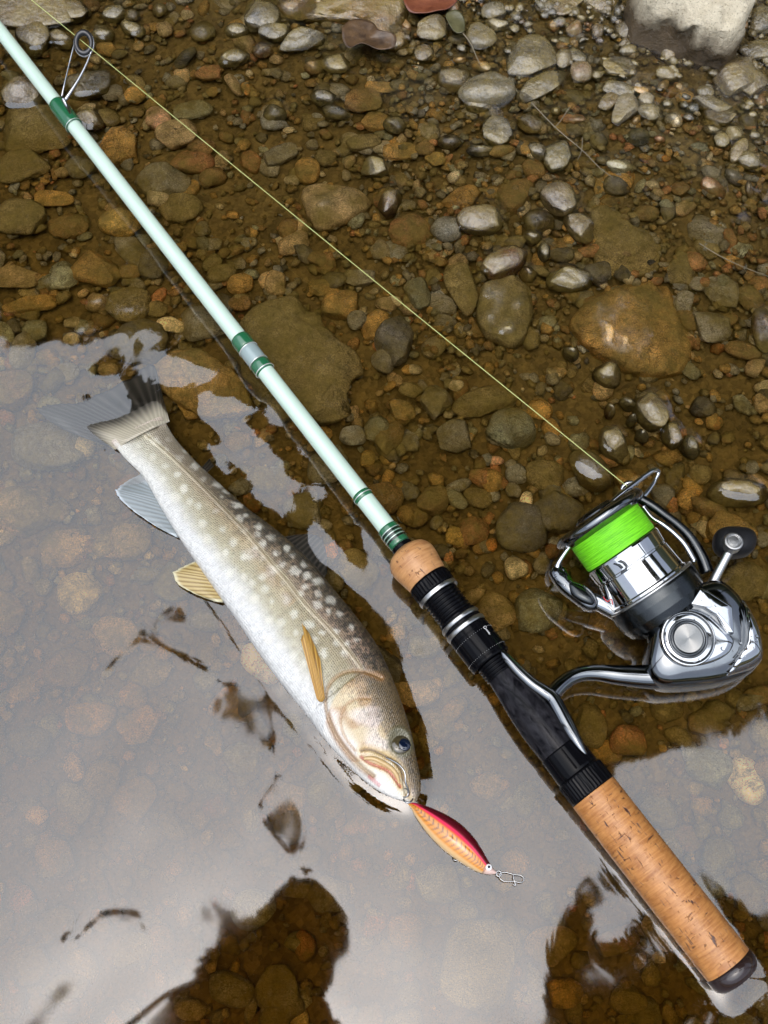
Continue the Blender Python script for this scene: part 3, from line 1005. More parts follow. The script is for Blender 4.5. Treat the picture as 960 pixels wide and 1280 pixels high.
T = rt
cap_t, cork_t = T(921, 1221), T(909, 1206)
r33 = rr_(910, 1206, 33.5)
lathe('butt_cap', [(cork_t - .0075, 0), (cork_t - .0074, r33 * .5), (cork_t - .0066, r33 * .82), (cork_t - .0050, r33 * .98), (cork_t - .0030, r33 * 1.04), (cork_t - .0003, r33 * 1.04), (cork_t, r33 * .95)], M['buttcap'], rod, 64, sharp=False)
t1 = T(739, 994)
lathe('rear_cork_grip', spline([(cork_t, r33), (cork_t + .004, r33 * 1.01), ((cork_t * .6 + t1 * .4), rr_(842, 1124, 33.5)), ((cork_t * .25 + t1 * .75), rr_(780, 1044, 33)), (t1 - .0015, rr_(739, 994, 32.5)), (t1, rr_(739, 994, 31))], 60), M['cork_wet'], rod, 72, sharp=False)


def knurled(name, ta, tb, r, n, mat, depth=.04, chamfer=.0008):
    """a ring with grooves cut along its length"""
    seg = n * 4
    th = np.linspace(0, 2 * math.pi, seg, endpoint=False)
    g = np.where((np.arange(seg) % 4) < 2, 1.0, 1 - depth)
    rows = [(ta, r * .8, 0), (ta, r - chamfer, 0), (ta + chamfer, r, 0), (ta + chamfer * 1.6, r, 1), (tb - chamfer * 1.6, r, 1), (tb - chamfer, r, 0), (tb, r - chamfer, 0), (tb, r * .8, 0)]
    V = np.concatenate([np.stack([np.full(seg, t), r_ * np.where(k, g, 1 - depth * .4) * np.cos(th), r_ * np.where(k, g, 1 - depth * .4) * np.sin(th)], -1) for t, r_, k in rows])
    return obj(name, new_mesh(name, V, grid_faces(len(rows), seg, True), False), mat, rod)


t2 = T(718, 970)
knurled('knurled_ring', t1, t2, rr_(728, 982, 32.5), 40, M['black'])
t3 = T(694, 940)
sl = rr_(706, 955, 29.5)
lathe('seat_hood', [(t2, sl * .9), (t2, sl), (t2 + .001, sl * 1.02), (t3 - .0006, sl * .99), (t3, sl * .96), (t3, sl * .8)], M['black'], rod, 64)
t4 = T(621, 849)
lathe('carbon_seat', spline([(t3, rr_(694, 940, 28)), (T(675, 917), rr_(675, 917, 28.5)), (T(652, 888), rr_(652, 888, 26)), (T(632, 863), rr_(632, 863, 21.5)), (t4, rr_(620, 848, 19.5))], 40), M['carbon'], rod, 64, sharp=False)


def threads(name, ta, tb, r, n, mat):
    rows = []
    for k in range(n):
        a, b = ta + (tb - ta) * k / n, ta + (tb - ta) * (k + 1) / n
        rows += [(a, r * .91), (a + (b - a) * .2, r * .91), (a + (b - a) * .45, r), (a + (b - a) * .75, r)]
    rows.append((tb, r * .91))
    return lathe(name, rows, mat, rod, 56, sharp=False)


t5 = T(608, 832)
threads('lower_thread', t4, t5, rr_(614, 841, 21.5), 5, M['black'])
t6 = T(578, 793)
rn = rr_(592, 811, 28)
nut = lathe('lock_nut', [(t5, rn * .75), (t5, rn * .95), (t5 + .0006, rn), (t5 + .0016, rn), (t5 + .0017, rn * .975), (t5 + .0021, rn * .975), (t5 + .0022, rn), (t6 - .003, rn * 1.0), (t6 - .0029, rn * .975), (t6 - .0025, rn * .975), (t6 - .0024, rn), (t6 - .0004, rn), (t6, rn * .96), (t6, rn * .7)], M['black'], rod, 72)
# dotted index line and the small script on the nut
ring = []
for tt in (t5 + .0033, t6 - .0045):
    for k in range(56):
        a = k / 56 * 2 * math.pi
        c = np.array((tt, rn * math.cos(a), rn * math.sin(a)))
        V, F = ICO[1]
        ring.append((V * .00016 + c, F))
V, F = join(ring)
obj('index_marks', new_mesh('index_marks', V, F), M['satin'], nut)
scr = spline([(0, .2), (-.25, .75), (-.55, .9), (-.8, .5), (-.6, .05), (-.2, .05), (.15, .45), (.25, .1), (.5, .5), (.6, .1), (.85, .5), (.95, .1), (1.15, .5), (1.25, .12), (1.5, .5), (1.55, .1), (1.9, .3)], 80)
ang = -.55                                     # turned towards the reel, seen from above
aa = ang - (scr[:, 1] - .4) * .0019 / rn
P = np.stack([t6 - .0085 + (1.9 - scr[:, 0]) * .0016, (rn + .00006) * np.sin(aa), (rn + .00006) * np.cos(aa)], -1)
tube('script_lettering', P, .00009, M['white_ink'], nut, 6)
for k, (ta, w, rad, mt) in enumerate(((t6, .0022, 28.5, 'satin'), (t6 + .0022, .0018, 27, 'black'), (t6 + .0040, .0020, 28, 'satin'), (t6 + .0060, .0016, 26, 'black'))):
    r_ = rr_(574, 786, rad)
    lathe('trim_ring', [(ta, r_ * .9), (ta, r_ * .97), (ta + w * .25, r_), (ta + w * .75, r_), (ta + w, r_ * .97), (ta + w, r_ * .9)], M[mt], rod, 56)
t7, t8 = t6 + .0076, T(545, 742)
threads('upper_thread', t7, t8 - .002, rr_(557, 760, 24.5), 7, M['black'])
r_ = rr_(546, 746, 28.5)
lathe('trim_ring', [(t8 - .002, r_ * .85), (t8 - .002, r_ * .98), (t8 - .0012, r_), (t8 - .0002, r_), (t8, r_ * .98), (t8, r_ * .85)], M['satin'], rod, 56)
t9 = T(533, 726)
knurled('knurled_ring', t8, t9, rr_(539, 734, 28.5), 34, M['black'])
t10 = T(501, 691)
lathe('front_cork_grip', spline([(t9, rr_(533, 726, 27.5)), (T(527, 718), rr_(527, 718, 29)), (T(517, 707), rr_(517, 707, 31.5)), (T(511, 700), rr_(511, 700, 31)), (T(505, 694), rr_(505, 694, 26)), (t10, rr_(501, 690, 17)), (t10 + .0006, rr_(501, 690, 12))], 44), M['cork_pale'], rod, 72, sharp=False)
t11 = T(497, 686)
rw = rr_(494, 682, 13.2)
lathe('winding_check', [(t10 - .001, rw * 1.1), (t11, rw * 1.06), (t11 + .0006, rw * .9)], M['black'], rod, 48)


def blank_r(t):
    """radius of the bare blank"""
    a, b = rr_(490, 678, 12.4), rr_(0, 38, 8.6)
    ta, tb = T(490, 678), ROD_LEN
    return a + (b - a) * (t - ta) / (tb - ta)


tj = T(312, 444)
tt = np.linspace(t11, tj - .001, 12)
lathe('lower_blank', [(t, blank_r(t)) for t in tt], M['mint'], rod, 40, sharp=False)
tt = np.linspace(tj - .001, ROD_LEN + .07, 12)
lathe('upper_blank', [(t, blank_r(t)) for t in tt], M['mint'], rod, 40, sharp=False)


def wrap(ta, tb, over=.00055, name='thread_wrap', mat='wrap'):
    r0, r1 = blank_r(ta), blank_r(tb)
    e = min(.0012, (tb - ta) * .25)
    return lathe(name, spline([(ta, r0), (ta + e, r0 + over), (tb - e, r1 + over), (tb, r1)], 16), M[mat], rod, 48, sharp=False)


def band(t, w, mat, over):
    r0 = blank_r(t) + over
    return lathe('trim_band', [(t - w / 2, r0 - .0006), (t - w / 2, r0), (t + w / 2, r0), (t + w / 2, r0 - .0006)], M[mat], rod, 48)


wa, wb = T(496, 685), T(479, 663)
wrap(wa, wb, .0006)
for f in (.28, .46, .64):
    band(wa + (wb - wa) * f, .0009, 'blackthread', .00075)
    band(wa + (wb - wa) * f + .0009, .0003, 'silverband', .00073)
wrap(T(452, 628), T(446.5, 621), .0004)
band(T(449.5, 624.5), .0004, 'silverband', .00055)
# the joint of the two sections: green, grey ferrule, green
wrap(T(330, 467), T(321, 455.5), .0007)
band(T(329, 465.6), .0004, 'silverband', .0009)
wrap(T(321, 455.5), T(308, 438), .0006, 'ferrule', 'ferrule')
wrap(T(308, 438), T(297, 423.5), .0007)
band(T(308.2, 438.5), .0004, 'silverband', .0009)
band(T(320.5, 455), .0004, 'silverband', .0009)
wrap(T(92.5, 158), T(71, 130), .0008)
band(T(92, 157), .0004, 'silverband', .0008)
# line guide: two steel legs and a frame round a dark ring
gz = ZR1 + .013
gc = at(105, 54, gz)
gu = at(105, 44, gz) - gc
gd = Vector((.80, -.52, .42)).normalized()          # axis of the ring: roughly along the line
g1 = Vector((0, 0, 1)).cross(gd).normalized()
g2 = gd.cross(g1)
gr = 13.2 * mmpx(105, 54, gz)
guide = obj('line_guide', new_mesh('line_guide', *tube_arrays(np.vstack([at(88, 142, ZR1 + .004), at(84, 133, ZR1 + .0045), at(79, 124, ZR1 + .005)]), (.0005, .0011, .0009), 10)), M['steel'], None)
guide.parent = rod
guide.data.transform(RM.inverted())


def ring_at(name, c, e1, e2, R, r, mat, parent, inv, e2s=1.0, seg=48):
    th = np.linspace(0, 2 * math.pi, seg, endpoint=False)
    ph = np.linspace(0, 2 * math.pi, 14, endpoint=False)
    e1, e2 = np.array(e1), np.array(e2)
    n = np.cross(e1, e2)
    V = []
    for t in th:
        d = math.cos(t) * e1 + math.sin(t) * e2 * e2s
        for p in ph:
            V.append(c + d * (R + r * math.cos(p)) + n * r * 1.25 * math.sin(p))
    F = grid_faces(seg + 1, 14, True)
    F = np.where(F >= seg * 14, F - seg * 14, F)
    return obj(name, new_mesh(name, xf(inv, np.array(V)), F), mat, parent)


u_, v_ = Vector(at(118, 54, gz) - gc).normalized(), Vector(at(102, 40, gz + .003) - gc).normalized()
v_ = (v_ - u_ * v_.dot(u_)).normalized()
ring_at('ring_frame', gc, u_, v_, gr * .92, .00048, M['steel'], guide, RINV, 1.28)
ring_at('guide_ring', gc + np.array((0, 0, .0002)), u_, v_, gr * .72, .0013, M['ceramic'], guide, RINV, 1.30)
for nm, pts, rad in (('guide_leg', [(77, 122, .0), (80, 108, .3), (86, 82, .62), (91, 62, .9), (93.5, 52, 1.0)], (.0006, .0005, .00045, .00045, .0005)),
                     ('guide_leg', [(81, 126, .0), (89, 114, .25), (99, 98, .5), (108, 80, .75), (114, 65, .95)], (.0011, .0010, .0008, .0006, .0005))):
    P = np.array([at(x, y, ZR1 + .0045 + (gz - ZR1 - .0045) * f) for x, y, f in pts])
    tube(nm, spline(P, 20), np.interp(np.linspace(0, 4, 20), range(5), rad), M['steel'], guide, 10, RINV)

# ------------------------------------------------------------------ spinning reel (local X = spool axis pointing back, Y = across, Z up)
ZREEL = .0155
MP = mmpx(800, 720, ZREEL)
RO = at(754, 656, ZREEL + .006)
ah = at(754 + 65.5, 656 + 75.6, ZREEL + .006) - RO
ah /= np.linalg.norm(ah)
tl = math.radians(13)
XA = Vector((ah[0] * math.cos(tl), ah[1] * math.cos(tl), -math.sin(tl)))
YA = Vector((0, 0, 1)).cross(XA).normalized()
ZA = XA.cross(YA)
QM = Matrix((XA, YA, ZA)).transposed().to_4x4()
QM.translation = Vector(RO)
QINV = np.array(QM.inverted())
reel = empty('spinning_reel', None, 'chrome spinning reel with bright green line clamped under the rod seat', 'fishing reel', None, QM)
S = lambda rows: [(a * MP, b * MP) for a, b in rows]
spool = lathe('spool', S([(38, 40), (38, 46), (39.5, 51), (42, 52), (58, 51), (58.5, 50), (61, 50), (61.5, 51), (92, 53), (94, 54.5), (98, 54.5), (98.5, 53), (98.5, 44)]), M['chrome'], reel, 96)
lathe('spool_lip', spline(S([(4, 47), (-1, 56), (-4, 61.5), (-8, 63.5), (-12, 62.5), (-16, 57), (-17, 50), (-14, 44), (-12, 30), (-14, 10)]), 40), M['darkchrome'], spool, 96, sharp=False)
rows = []
for k in range(26):
    a = 1 + 37 * k / 26
    rows += [(a, 49.6 + .25 * math.sin(k * 1.7)), (a + .7, 50.2 + .25 * math.sin(k * 1.7)), (a + 1.2, 49.7)]
lathe('line_winding', S([(0, 44)] + rows + [(38, 48.5), (38.2, 44)]), M['braid'], spool, 96, sharp=False)
lathe('drag_knob', S([(-12, 30), (-19, 28), (-23, 22), (-24, 10), (-24, 0)]), M['gunmetal'], spool, 48)
# the white emblem printed on the skirt: a slanted angular D-like mark
def on_skirt(pts, r, a_mid, t_mid, size, name, mat):
    V = []
    for x, y in pts:
        a = a_mid + x * size / r
        V.append((t_mid + y * size, r * math.sin(a), r * math.cos(a)))
    return np.array(V)


em = []
for poly in ([(-.9, .95), (.15, .95), (.75, .45), (.35, .45), (.0, .62), (-.6, .62)], [(.75, .45), (.35, .45), (.30, -.25), (-.2, -.85), (.35, -.80), (.72, -.2)], [(-.35, .35), (.02, .35), (-.12, -.35), (-.75, -.95), (-.95, -.95), (-.5, -.3)]):
    V = on_skirt(poly, 53.0 * MP, -.60, 53 * MP, 8.2 * MP, '', None)
    c = V.mean(0)
    Fp = np.array([[k, (k + 1) % len(V), len(V)] for k in range(len(V))])
    em.append((np.vstack([V, c[None] * np.array((1, 1.012, 1.012))]), Fp))
V, F = join(em)
obj('emblem', new_mesh('emblem', V, F, False), M['gunmetal'], spool)
lathe('rotor_neck', S([(98, 40), (99, 47), (104, 47), (106, 42)]), M['black'], reel, 72)
rotor = lathe('rotor', S([(98, 56.5), (99.5, 59.5), (103, 60.5), (112, 60.5), (125, 59), (136, 55), (143, 47), (146, 36), (146, 20)]) , M['gunmetal'], reel, 96)
lathe('rotor_rim', S([(97.3, 55.5), (96.6, 57.5), (97.5, 60), (99.6, 60.6), (100.2, 59.5)]), M['satin'], rotor, 96, sharp=False)


ZB = .0125
BODY_X, BODY_Y = at(860, 798, ZB)[:2]
TB = .16


def px_pillow(name, pts, z, up, dn, mat, parent, ex=3.0, sub=5, n=72, smooth_out=True, tilt=0.0):
    W = np.array([at(x, y, z)[:2] for x, y in pts])
    O = smooth_outline(W, n) if smooth_out else W
    V, F = pillow_arrays(O, up, dn, ex, sub)
    V[:, 2] += z + tilt * (V[:, 1] - BODY_Y - .35 * (V[:, 0] - BODY_X))
    return obj(name, new_mesh(name, xf(QINV, V), F), mat, parent)


def px_tube(name, rows, mat, parent, n=40, seg=14):
    """rows: x, y, z (m), radius (photo px)"""
    P = spline([at(x, y, z) for x, y, z, _ in rows], n)
    R = spline([(r * MP, 0) for *_, r in rows], n)[:, 0]
    return tube(name, P, R, mat, parent, seg, QINV)


body = px_pillow('body', [(808, 800), (815, 772), (836, 754), (866, 738), (893, 733), (916, 748), (930, 768), (943, 792), (950, 826), (934, 843), (905, 854), (862, 860), (824, 859), (806, 838)], ZB, .0125, .0125, M['darkchrome'], reel, 3.4, tilt=TB)
px_pillow('side_plate', [(826, 800), (831, 781), (845, 768), (862, 764), (882, 770), (900, 783), (915, 797), (917, 806), (909, 818), (888, 828), (862, 832), (843, 826), (830, 814)], ZB + .0105, .0034, .003, M['chrome'], body, 5, tilt=TB)
def px_plate(name, pts, z, mat, parent, tilt, bow=.0006):
    """a bevelled plate with straight sides"""
    W = np.array([at(x, y, z)[:2] for x, y in pts])
    O = np.vstack([W[k] + (W[(k + 1) % len(W)] - W[k]) * f for k in range(len(W)) for f in np.linspace(0.06, .94, 14)])[:, :2].reshape(-1, 2)
    c = O.mean(0)
    rows = [(1.0, -.006), (1.0, -.0006), (.985, -.0002), (.955, 0), (.8, bow * .3), (.5, bow * .75), (.2, bow), (.01, bow)]
    V = np.vstack([np.column_stack([c + (O - c) * f, np.full(len(O), z + h)]) for f, h in rows])
    V[:, 2] += tilt * (V[:, 1] - BODY_Y - .35 * (V[:, 0] - BODY_X))
    return obj(name, new_mesh(name, xf(QINV, V), grid_faces(len(rows), len(O), True)), mat, parent)


px_plate('upper_plate', [(862, 756), (874, 737), (885, 741), (915, 758), (919, 790), (912, 790), (894, 768), (878, 759)], ZB + .0150, M['chrome'], body, TB)
px_pillow('rear_cover', [(919, 756), (932, 772), (943, 793), (949.5, 826), (938, 839), (915, 848), (900, 850), (916, 826), (922, 800)], ZB, .0152, .0118, M['chrome'], body, 3.0, tilt=TB)
# the screw-in cap on the handle axle
cz = ZB + .0136
cc = xf(QINV, at(860, 798, cz)[None])[0]
zl = np.array(QM.inverted().to_3x3() @ Vector((.35 * TB, -TB, 1)).normalized())
capM = Vector((0, 0, 1)).rotation_difference(Vector(zl)).to_matrix().to_4x4()
capM.translation = Vector(cc)


def vlathe(name, rows, mat, parent, seg=72, m4=capM, sharp=True):
    o = lathe(name, [(z, r * MP) for z, r in rows], mat, None, seg, 'Z', None, sharp)
    o.data.transform(m4)
    o.parent = parent
    return o


vlathe('axle_ring', [(-.002, 33.5), (.0000, 33.5), (.0009, 32.5), (.0010, 31), (.0002, 29.5), (-.0006, 28.5), (-.0008, 25)], M['chrome'], body)
vlathe('axle_recess', [(-.0008, 28.5), (-.0012, 25.5), (-.0012, 22)], M['gunmetal'], body)
cap = vlathe('axle_cap', [(-.0014, 24), (.0002, 24), (.0007, 23), (.0007, 21.5), (.0000, 20.5), (-.0002, 19.4), (.0004, 18.8), (.0008, 18)], M['darkchrome'], body)
disc_o = obj('cap_disc', lathe('tmp', [(.0007, 18 * MP), (.0010, 17.2 * MP), (.0010, 12 * MP), (.00095, 6 * MP), (.0009, .2 * MP)], M['disc'], None, 72, 'Z', None, True).data, None, body)
disc_o.matrix_local = capM
bpy.data.objects.remove(bpy.data.objects['tmp'])
# stem and foot
px_tube('stem', [(862, 846, .010, 15), (835, 846, .0100, 16), (805, 846, .010, 14.5), (775, 844, .0105, 12.5), (748, 841, .0110, 10.5), (728, 842, .0118, 9.4), (712, 848, .0125, 9.2), (700, 857, .0135, 9.4), (690, 868, .014, 10)], M['darkchrome'], reel, 60, 18)
px_tube('foot', [(622, 809, .0160, 2.0), (632, 821, .0165, 5.6), (648, 839, .0160, 7.4), (664, 854, .0155, 8.2), (678, 864, .0150, 9.0), (690, 873, .0150, 9.6), (699, 888, .0155, 9.6), (709, 907, .0160, 9.0), (722, 929, .0165, 6.6), (732, 945, .0165, 3)], M['darkchrome'], reel, 64, 16)
# arms of the rotor, bail
px_tube('rotor_arm', [(806, 776, .0085, 11), (785, 772, .0085, 11), (764, 762, .0100, 11), (744, 752, .0125, 10), (722, 742, .0150, 8), (706, 731, .016, 6)], M['chrome'], rotor, 40, 16)
px_pillow('bail_arm', [(686, 716), (694, 705), (703, 710), (706, 724), (722, 731), (738, 739), (747, 752), (744, 762), (732, 762), (714, 750), (698, 736)], .0185, .0042, .004, M['darkchrome'], rotor, 2.8)
px_pillow('arm_cover', [(709, 729), (722, 733), (736, 741), (743, 751), (739, 757), (726, 753), (714, 744)], .0210, .0028, .003, M['gunmetal'], rotor, 2.6)
px_tube('rotor_arm', [(884, 716, .011, 9), (876, 694, .013, 7.5), (862, 671, .0150, 6.5), (846, 655, .0165, 6), (830, 643, .0175, 6), (815, 632, .018, 6.5), (801, 624, .018, 6.5)], M['gunmetal'], rotor, 44, 14)
px_tube('arm_rail', [(868, 702, .0150, 4), (856, 681, .0180, 3.4), (843, 667, .0195, 3.2), (828, 655, .0205, 3.2), (815, 647, .0205, 3), (804, 634, .020, 4)], M['chrome'], rotor, 40, 10)
bail = px_tube('bail_wire', [(696, 711, .0190, 4.6), (699, 702, .0205, 3.2), (712, 683, .0225, 2.6), (732, 659, .0240, 2.7), (756, 635, .0250, 3.0), (782, 613, .0250, 3.3), (806, 595, .0235, 3.4), (818, 587, .0215, 3.2), (823, 590, .0190, 2.9), (818, 602, .0180, 2.7), (809, 615, .0180, 3.2), (801, 625, .0185, 4)], M['chrome'], reel, 90, 12)
lr = at(796, 618, .0235)
V, F = lathe_arrays(S([(-4, 0), (-4, 6), (-3, 7.5), (-1.2, 6.2), (0, 5.6), (1.2, 6.2), (3, 7.5), (4, 6), (4, 0)]), 32, 'Z')
obj('line_roller', new_mesh('line_roller', xf(QINV, V + lr), F), M['satin'], reel)
px_tube('roller_bracket', [(777, 612, .0205, 2.5), (781, 606, .0215, 3.4), (789, 603, .0220, 3.0), (797, 606, .0215, 2.4)], M['chrome'], reel, 24, 10)
# handle
px_tube('handle_arm', [(886, 738, .0110, 6.5), (893, 724, .0135, 6.2), (903, 705, .0165, 5.6), (911, 690, .0190, 5.8), (916, 680, .0200, 6.5)], M['satin'], reel, 30, 14)
knob = px_pillow('handle_knob', [(893, 668), (901, 662), (918, 661), (936, 664), (944, 672), (943, 685), (934, 694), (915, 696), (899, 692), (892, 681)], .0165, .0072, .0080, M['rubber'], reel, 2.6)
km = Matrix(QM.inverted().to_3x3().to_4x4()) @ Matrix.Identity(4)
km.translation = Vector(xf(QINV, at(917, 677, .0243)[None])[0])
vlathe('knob_cap', [(-.004, 12), (0, 12), (.0007, 11.2), (.0008, 9), (.0003, 8), (.0003, 6.5), (.0009, 6), (.0010, 0)], M['satin'], knob, 40, km)
# two red strokes on the rotor
red = []
for pts in ([(754, 746), (759, 752), (764, 749), (766, 756)], [(776, 741), (781, 739), (784, 744)]):
    P = np.array([at(x, y, .0235 + (0 if y > 745 else .001)) for x, y in pts])
    red.append(tube_arrays(spline(P, 14), .6 * MP, 6))
V, F = join(red)
obj('red_mark', new_mesh('red_mark', xf(QINV, V), F), M['red_ink'], rotor)

# drops of water and small screws
def mat_drop():
    t = NT('water drop')
    t.principled(Base_Color=(1, 1, 1), Roughness=0.0, Transmission_Weight=1.0, IOR=1.33)
    return t.m


M['drop'] = mat_drop()
from mathutils.bvhtree import BVHTree
rd = np.random.default_rng(8)
for host in (body, rotor, spool):
    mesh_parts = [host] + [c for c in host.children if c.type == 'MESH' and c.name.split('.')[0] in ('side_plate', 'upper_plate', 'rear_cover', 'bail_arm', 'axle_ring')]
    VV, FF, n0 = [], [], 0
    for o in mesh_parts:
        VV += [Vector(v.co) for v in o.data.vertices]
        FF += [[k + n0 for k in p.vertices] for p in o.data.polygons]
        n0 = len(VV)
    bvh = BVHTree.FromPolygons(VV, FF)
    parts = []
    xs = np.array([v[:] for v in VV])
    upv = np.array((QM.inverted().to_3x3() @ Vector((0, 0, 1)))[:])
    for _ in range({body: 46, rotor: 26, spool: 14}[host]):
        q = xs[rd.integers(len(xs))] + rd.normal(size=3) * .002
        hit = bvh.ray_cast(Vector(q + upv * .06), Vector(-upv))
        if hit[0] is None or hit[1].dot(Vector(upv)) < .25:
            continue
        V, F = ICO[2]
        rad = rd.uniform(.00022, .00065) if rd.random() < .85 else .0009
        rot = np.array(Vector((0, 0, 1)).rotation_difference(hit[1]).to_matrix())
        parts.append(((V * np.array((rad, rad * rd.uniform(.8, 1), rad * .6))) @ rot.T + np.array(hit[0]), F))
    V, F = join(parts)
    obj('water_drops', new_mesh('water_drops', V, F), M['drop'], host, kind='stuff')
for x, y in ((900, 842), (826, 846)):
    m4 = capM.copy()
    q = at(x, y, ZB + .03)
    best = None
    bv = BVHTree.FromPolygons([Vector(v.co) for v in body.data.vertices], [list(p.vertices) for p in body.data.polygons])
    hit = bv.ray_cast(Vector(xf(QINV, q[None])[0]), Vector(-upv))
    if hit[0] is not None:
        m4 = Vector((0, 0, 1)).rotation_difference(hit[1]).to_matrix().to_4x4()
        m4.translation = hit[0]
        vlathe('screw', [(-.0004, 5.2), (.0003, 5.2), (.0005, 4.6), (.0005, 2.4), (.0001, 2.2), (.0001, 0)], M['satin'], body, 28, m4)

# ------------------------------------------------------------------ the fishing line, from beyond the guide to the roller
P0, P1 = gc + np.array((0, 0, .0004)), lr + np.array((-6 * MP, 5 * MP, .0006))
P_out = P0 + (P0 - P1) * .42
L = np.vstack([P_out, P0, P1])
Pl = np.vstack([np.linspace(P_out, P0, 12)[:-1], np.linspace(P0, P1, 40)])
Pl[11:, 2] -= .0008 * np.sin(np.linspace(0, math.pi, 40))
tube('fishing_line', Pl, .0002, M['line'], None, 8, label='taut yellow green fishing line running from the guide to the reel', category='fishing line')

# ------------------------------------------------------------------ the fish
ZF = .0035
DV = np.array([  # dorsal x, y, ventral x, y in the photograph, thickness ratio
    (203, 521, 139, 553, .17), (208, 530, 146, 561, .22), (222, 552, 158, 575, .30), (248, 580, 180, 598, .36), (278, 608, 203, 638, .40), (307, 634, 225, 674, .43), (335, 655, 247, 706, .46), (362, 677, 272, 742, .47),
    (392, 706, 296, 776, .48), (418, 738, 322, 815, .48), (446, 772, 350, 853, .48), (470, 805, 380, 890, .48), (488, 842, 408, 927, .48), (502, 878, 432, 953, .48), (513, 912, 452, 973, .47),
    (520, 945, 472, 988, .46), (525, 970, 490, 997, .44), (526, 988, 504, 1001, .42), (521, 1001, 513, 1004, .40)], float)
NS, NU, NL = 600, 170, 46
sp = spline(DV, NS)
phi = np.concatenate([np.linspace(0, math.pi, NU, endpoint=False), np.linspace(math.pi, 2 * math.pi, NL, endpoint=False)])
Dw = np.array([at(x, y, ZF) for x, y in sp[:, :2]])
Vw = np.array([at(x, y, ZF) for x, y in sp[:, 2:4]])
cen, half = (Dw + Vw) / 2, (Dw - Vw) / 2
wid = np.linalg.norm(half, axis=1)
ex = 2.35
cph, sph = np.cos(phi), np.sin(phi)
cc_ = np.sign(cph) * np.abs(cph) ** (2 / ex)
ss_ = np.sign(sph) * np.abs(sph) ** (2 / ex)
fade = smooth(0, .02, 1 - np.linspace(0, 1, NS)) * .9 + .1
th = wid * sp[:, 4] * np.sqrt(np.clip(fade, 0, 1))
FV = cen[:, None] + half[:, None] * cc_[None, :, None]
FV[..., 2] += th[:, None] * ss_[None]
FX_, FY_ = to_px(FV * np.array((1, 1, 0)) + np.array((0, 0, ZF)))           # where the flank lies on the photograph
up = (sph > -.02)[None, :] & np.ones((NS, 1), bool)
v = (1 - cc_)[None, :] / 2 * np.ones((NS, 1))
s = np.linspace(0, 1, NS)[:, None] * np.ones((1, len(phi)))
# --- relief of the head
gill = [(476, 853), (462, 848), (446, 846), (430, 849), (418, 857), (410, 869), (408, 886), (412, 905), (422, 926), (437, 946), (452, 961), (466, 972)]
pre = [(463, 879), (448, 880), (436, 886), (428, 897), (427, 912), (433, 928), (444, 942)]
mouth = [(452, 942), (462, 941), (474, 945), (486, 951), (496, 958), (502, 967), (504, 978), (507, 993)]
jaw = [(452, 950), (462, 957), (472, 961), (484, 966), (492, 974), (500, 985)]
head_poly_s = smooth(.615, .66, s)
dg = poly_dist(FX_, FY_, spline(gill, 40))
inside = ((FX_ - 470) * .63 + (FY_ - 905) * .777 > -62) & (((FX_ - 466) / 60) ** 2 + ((FY_ - 905) / 66) ** 2 < 1)
gx_, gy_ = np.array(spline(gill, 60)).T
headm = smooth(-4, 4, (FX_ - 440) * .60 + (FY_ - 890) * .80 + 40 - .0)
ell = np.sqrt(((FX_ - 459) * .78 - (FY_ - 900) * -.0) ** 2 * 0 + ((FX_ - 466) / 58) ** 2 + ((FY_ - 898) / 54) ** 2)
dz = np.zeros_like(FX_)
ax_t = (FX_ - 416) * .60 + (FY_ - 876) * .80        # along the body, 0 at the gill edge
dz += np.where(ax_t > 0, .0007, 0) * smooth(20, 6, np.abs(dg) * 0 + np.abs(ax_t)) * smooth(.1, .3, v) * smooth(1, .85, v)
dz -= .0010 * np.exp(-(dg / 1.8) ** 2)
dz -= .0004 * np.exp(-(poly_dist(FX_, FY_, spline(pre, 30)) / 1.6) ** 2)
dm = poly_dist(FX_, FY_, spline(mouth, 40))
dj = poly_dist(FX_, FY_, spline(jaw, 30))
dz -= .0011 * np.exp(-(dm / 1.9) ** 2)
dz -= .0008 * np.exp(-(dj / 1.7) ** 2)
de = np.hypot((FX_ - 500), (FY_ - 931) * .86)
dz += .0006 * np.exp(-((de - 14) / 3.0) ** 2) - .0016 * np.exp(-(de / 9.5) ** 2)
# the lateral line: a fine ridge
lat = [(172, 538), (215, 575), (262, 622), (308, 672), (340, 712), (362, 738), (383, 765), (412, 794), (436, 822), (452, 842)]
dl = poly_dist(FX_, FY_, spline(lat, 60))
body_m = smooth(.70, .62, s)
dz += .00035 * np.exp(-(dl / 1.6) ** 2) * body_m
FV[..., 2] += np.where(up, dz, 0)
# --- skin colours
def lerp(a, b, t):
    return np.asarray(a) + (np.asarray(b) - np.asarray(a)) * t[..., None]


n1, n2, n3 = vnoise(FX_, FY_, 9, 1), vnoise(FX_, FY_, 3.2, 2), vnoise(FX_, FY_, 1.6, 3)
n0_ = vnoise(FX_, FY_, 28, 4)
vv = v + (n1 - .5) * .06
col = lerp((.60, .60, .585), (.45, .405, .265), smooth(.88, .60, vv))
col = lerp(col, (.33, .275, .15), smooth(.66, .42, vv) * .92)
col = lerp(col, (.23, .165, .10), smooth(.44, .24, vv) * .9)
col = lerp(col, (.15, .10, .06), smooth(.24, .05, vv) * .9)
col = lerp(col, (.42, .26, .19), smooth(.42, .30, v) * smooth(.02, .14, v) * n0_ * .55 * smooth(.15, .6, s))
col = lerp(col, (.55, .53, .44), smooth(.34, .0, s) * .65)
dark = smooth(.47, .60, n2 * .6 + n3 * .4 + .28 * smooth(.36, .02, v) - .015) * smooth(.45, .16, v) * smooth(.04, .3, s)
col = lerp(col, (.022, .017, .012), dark * .95)
col = col * (.80 + .4 * n2 * .5 + .4 * n3 * .5)[..., None]
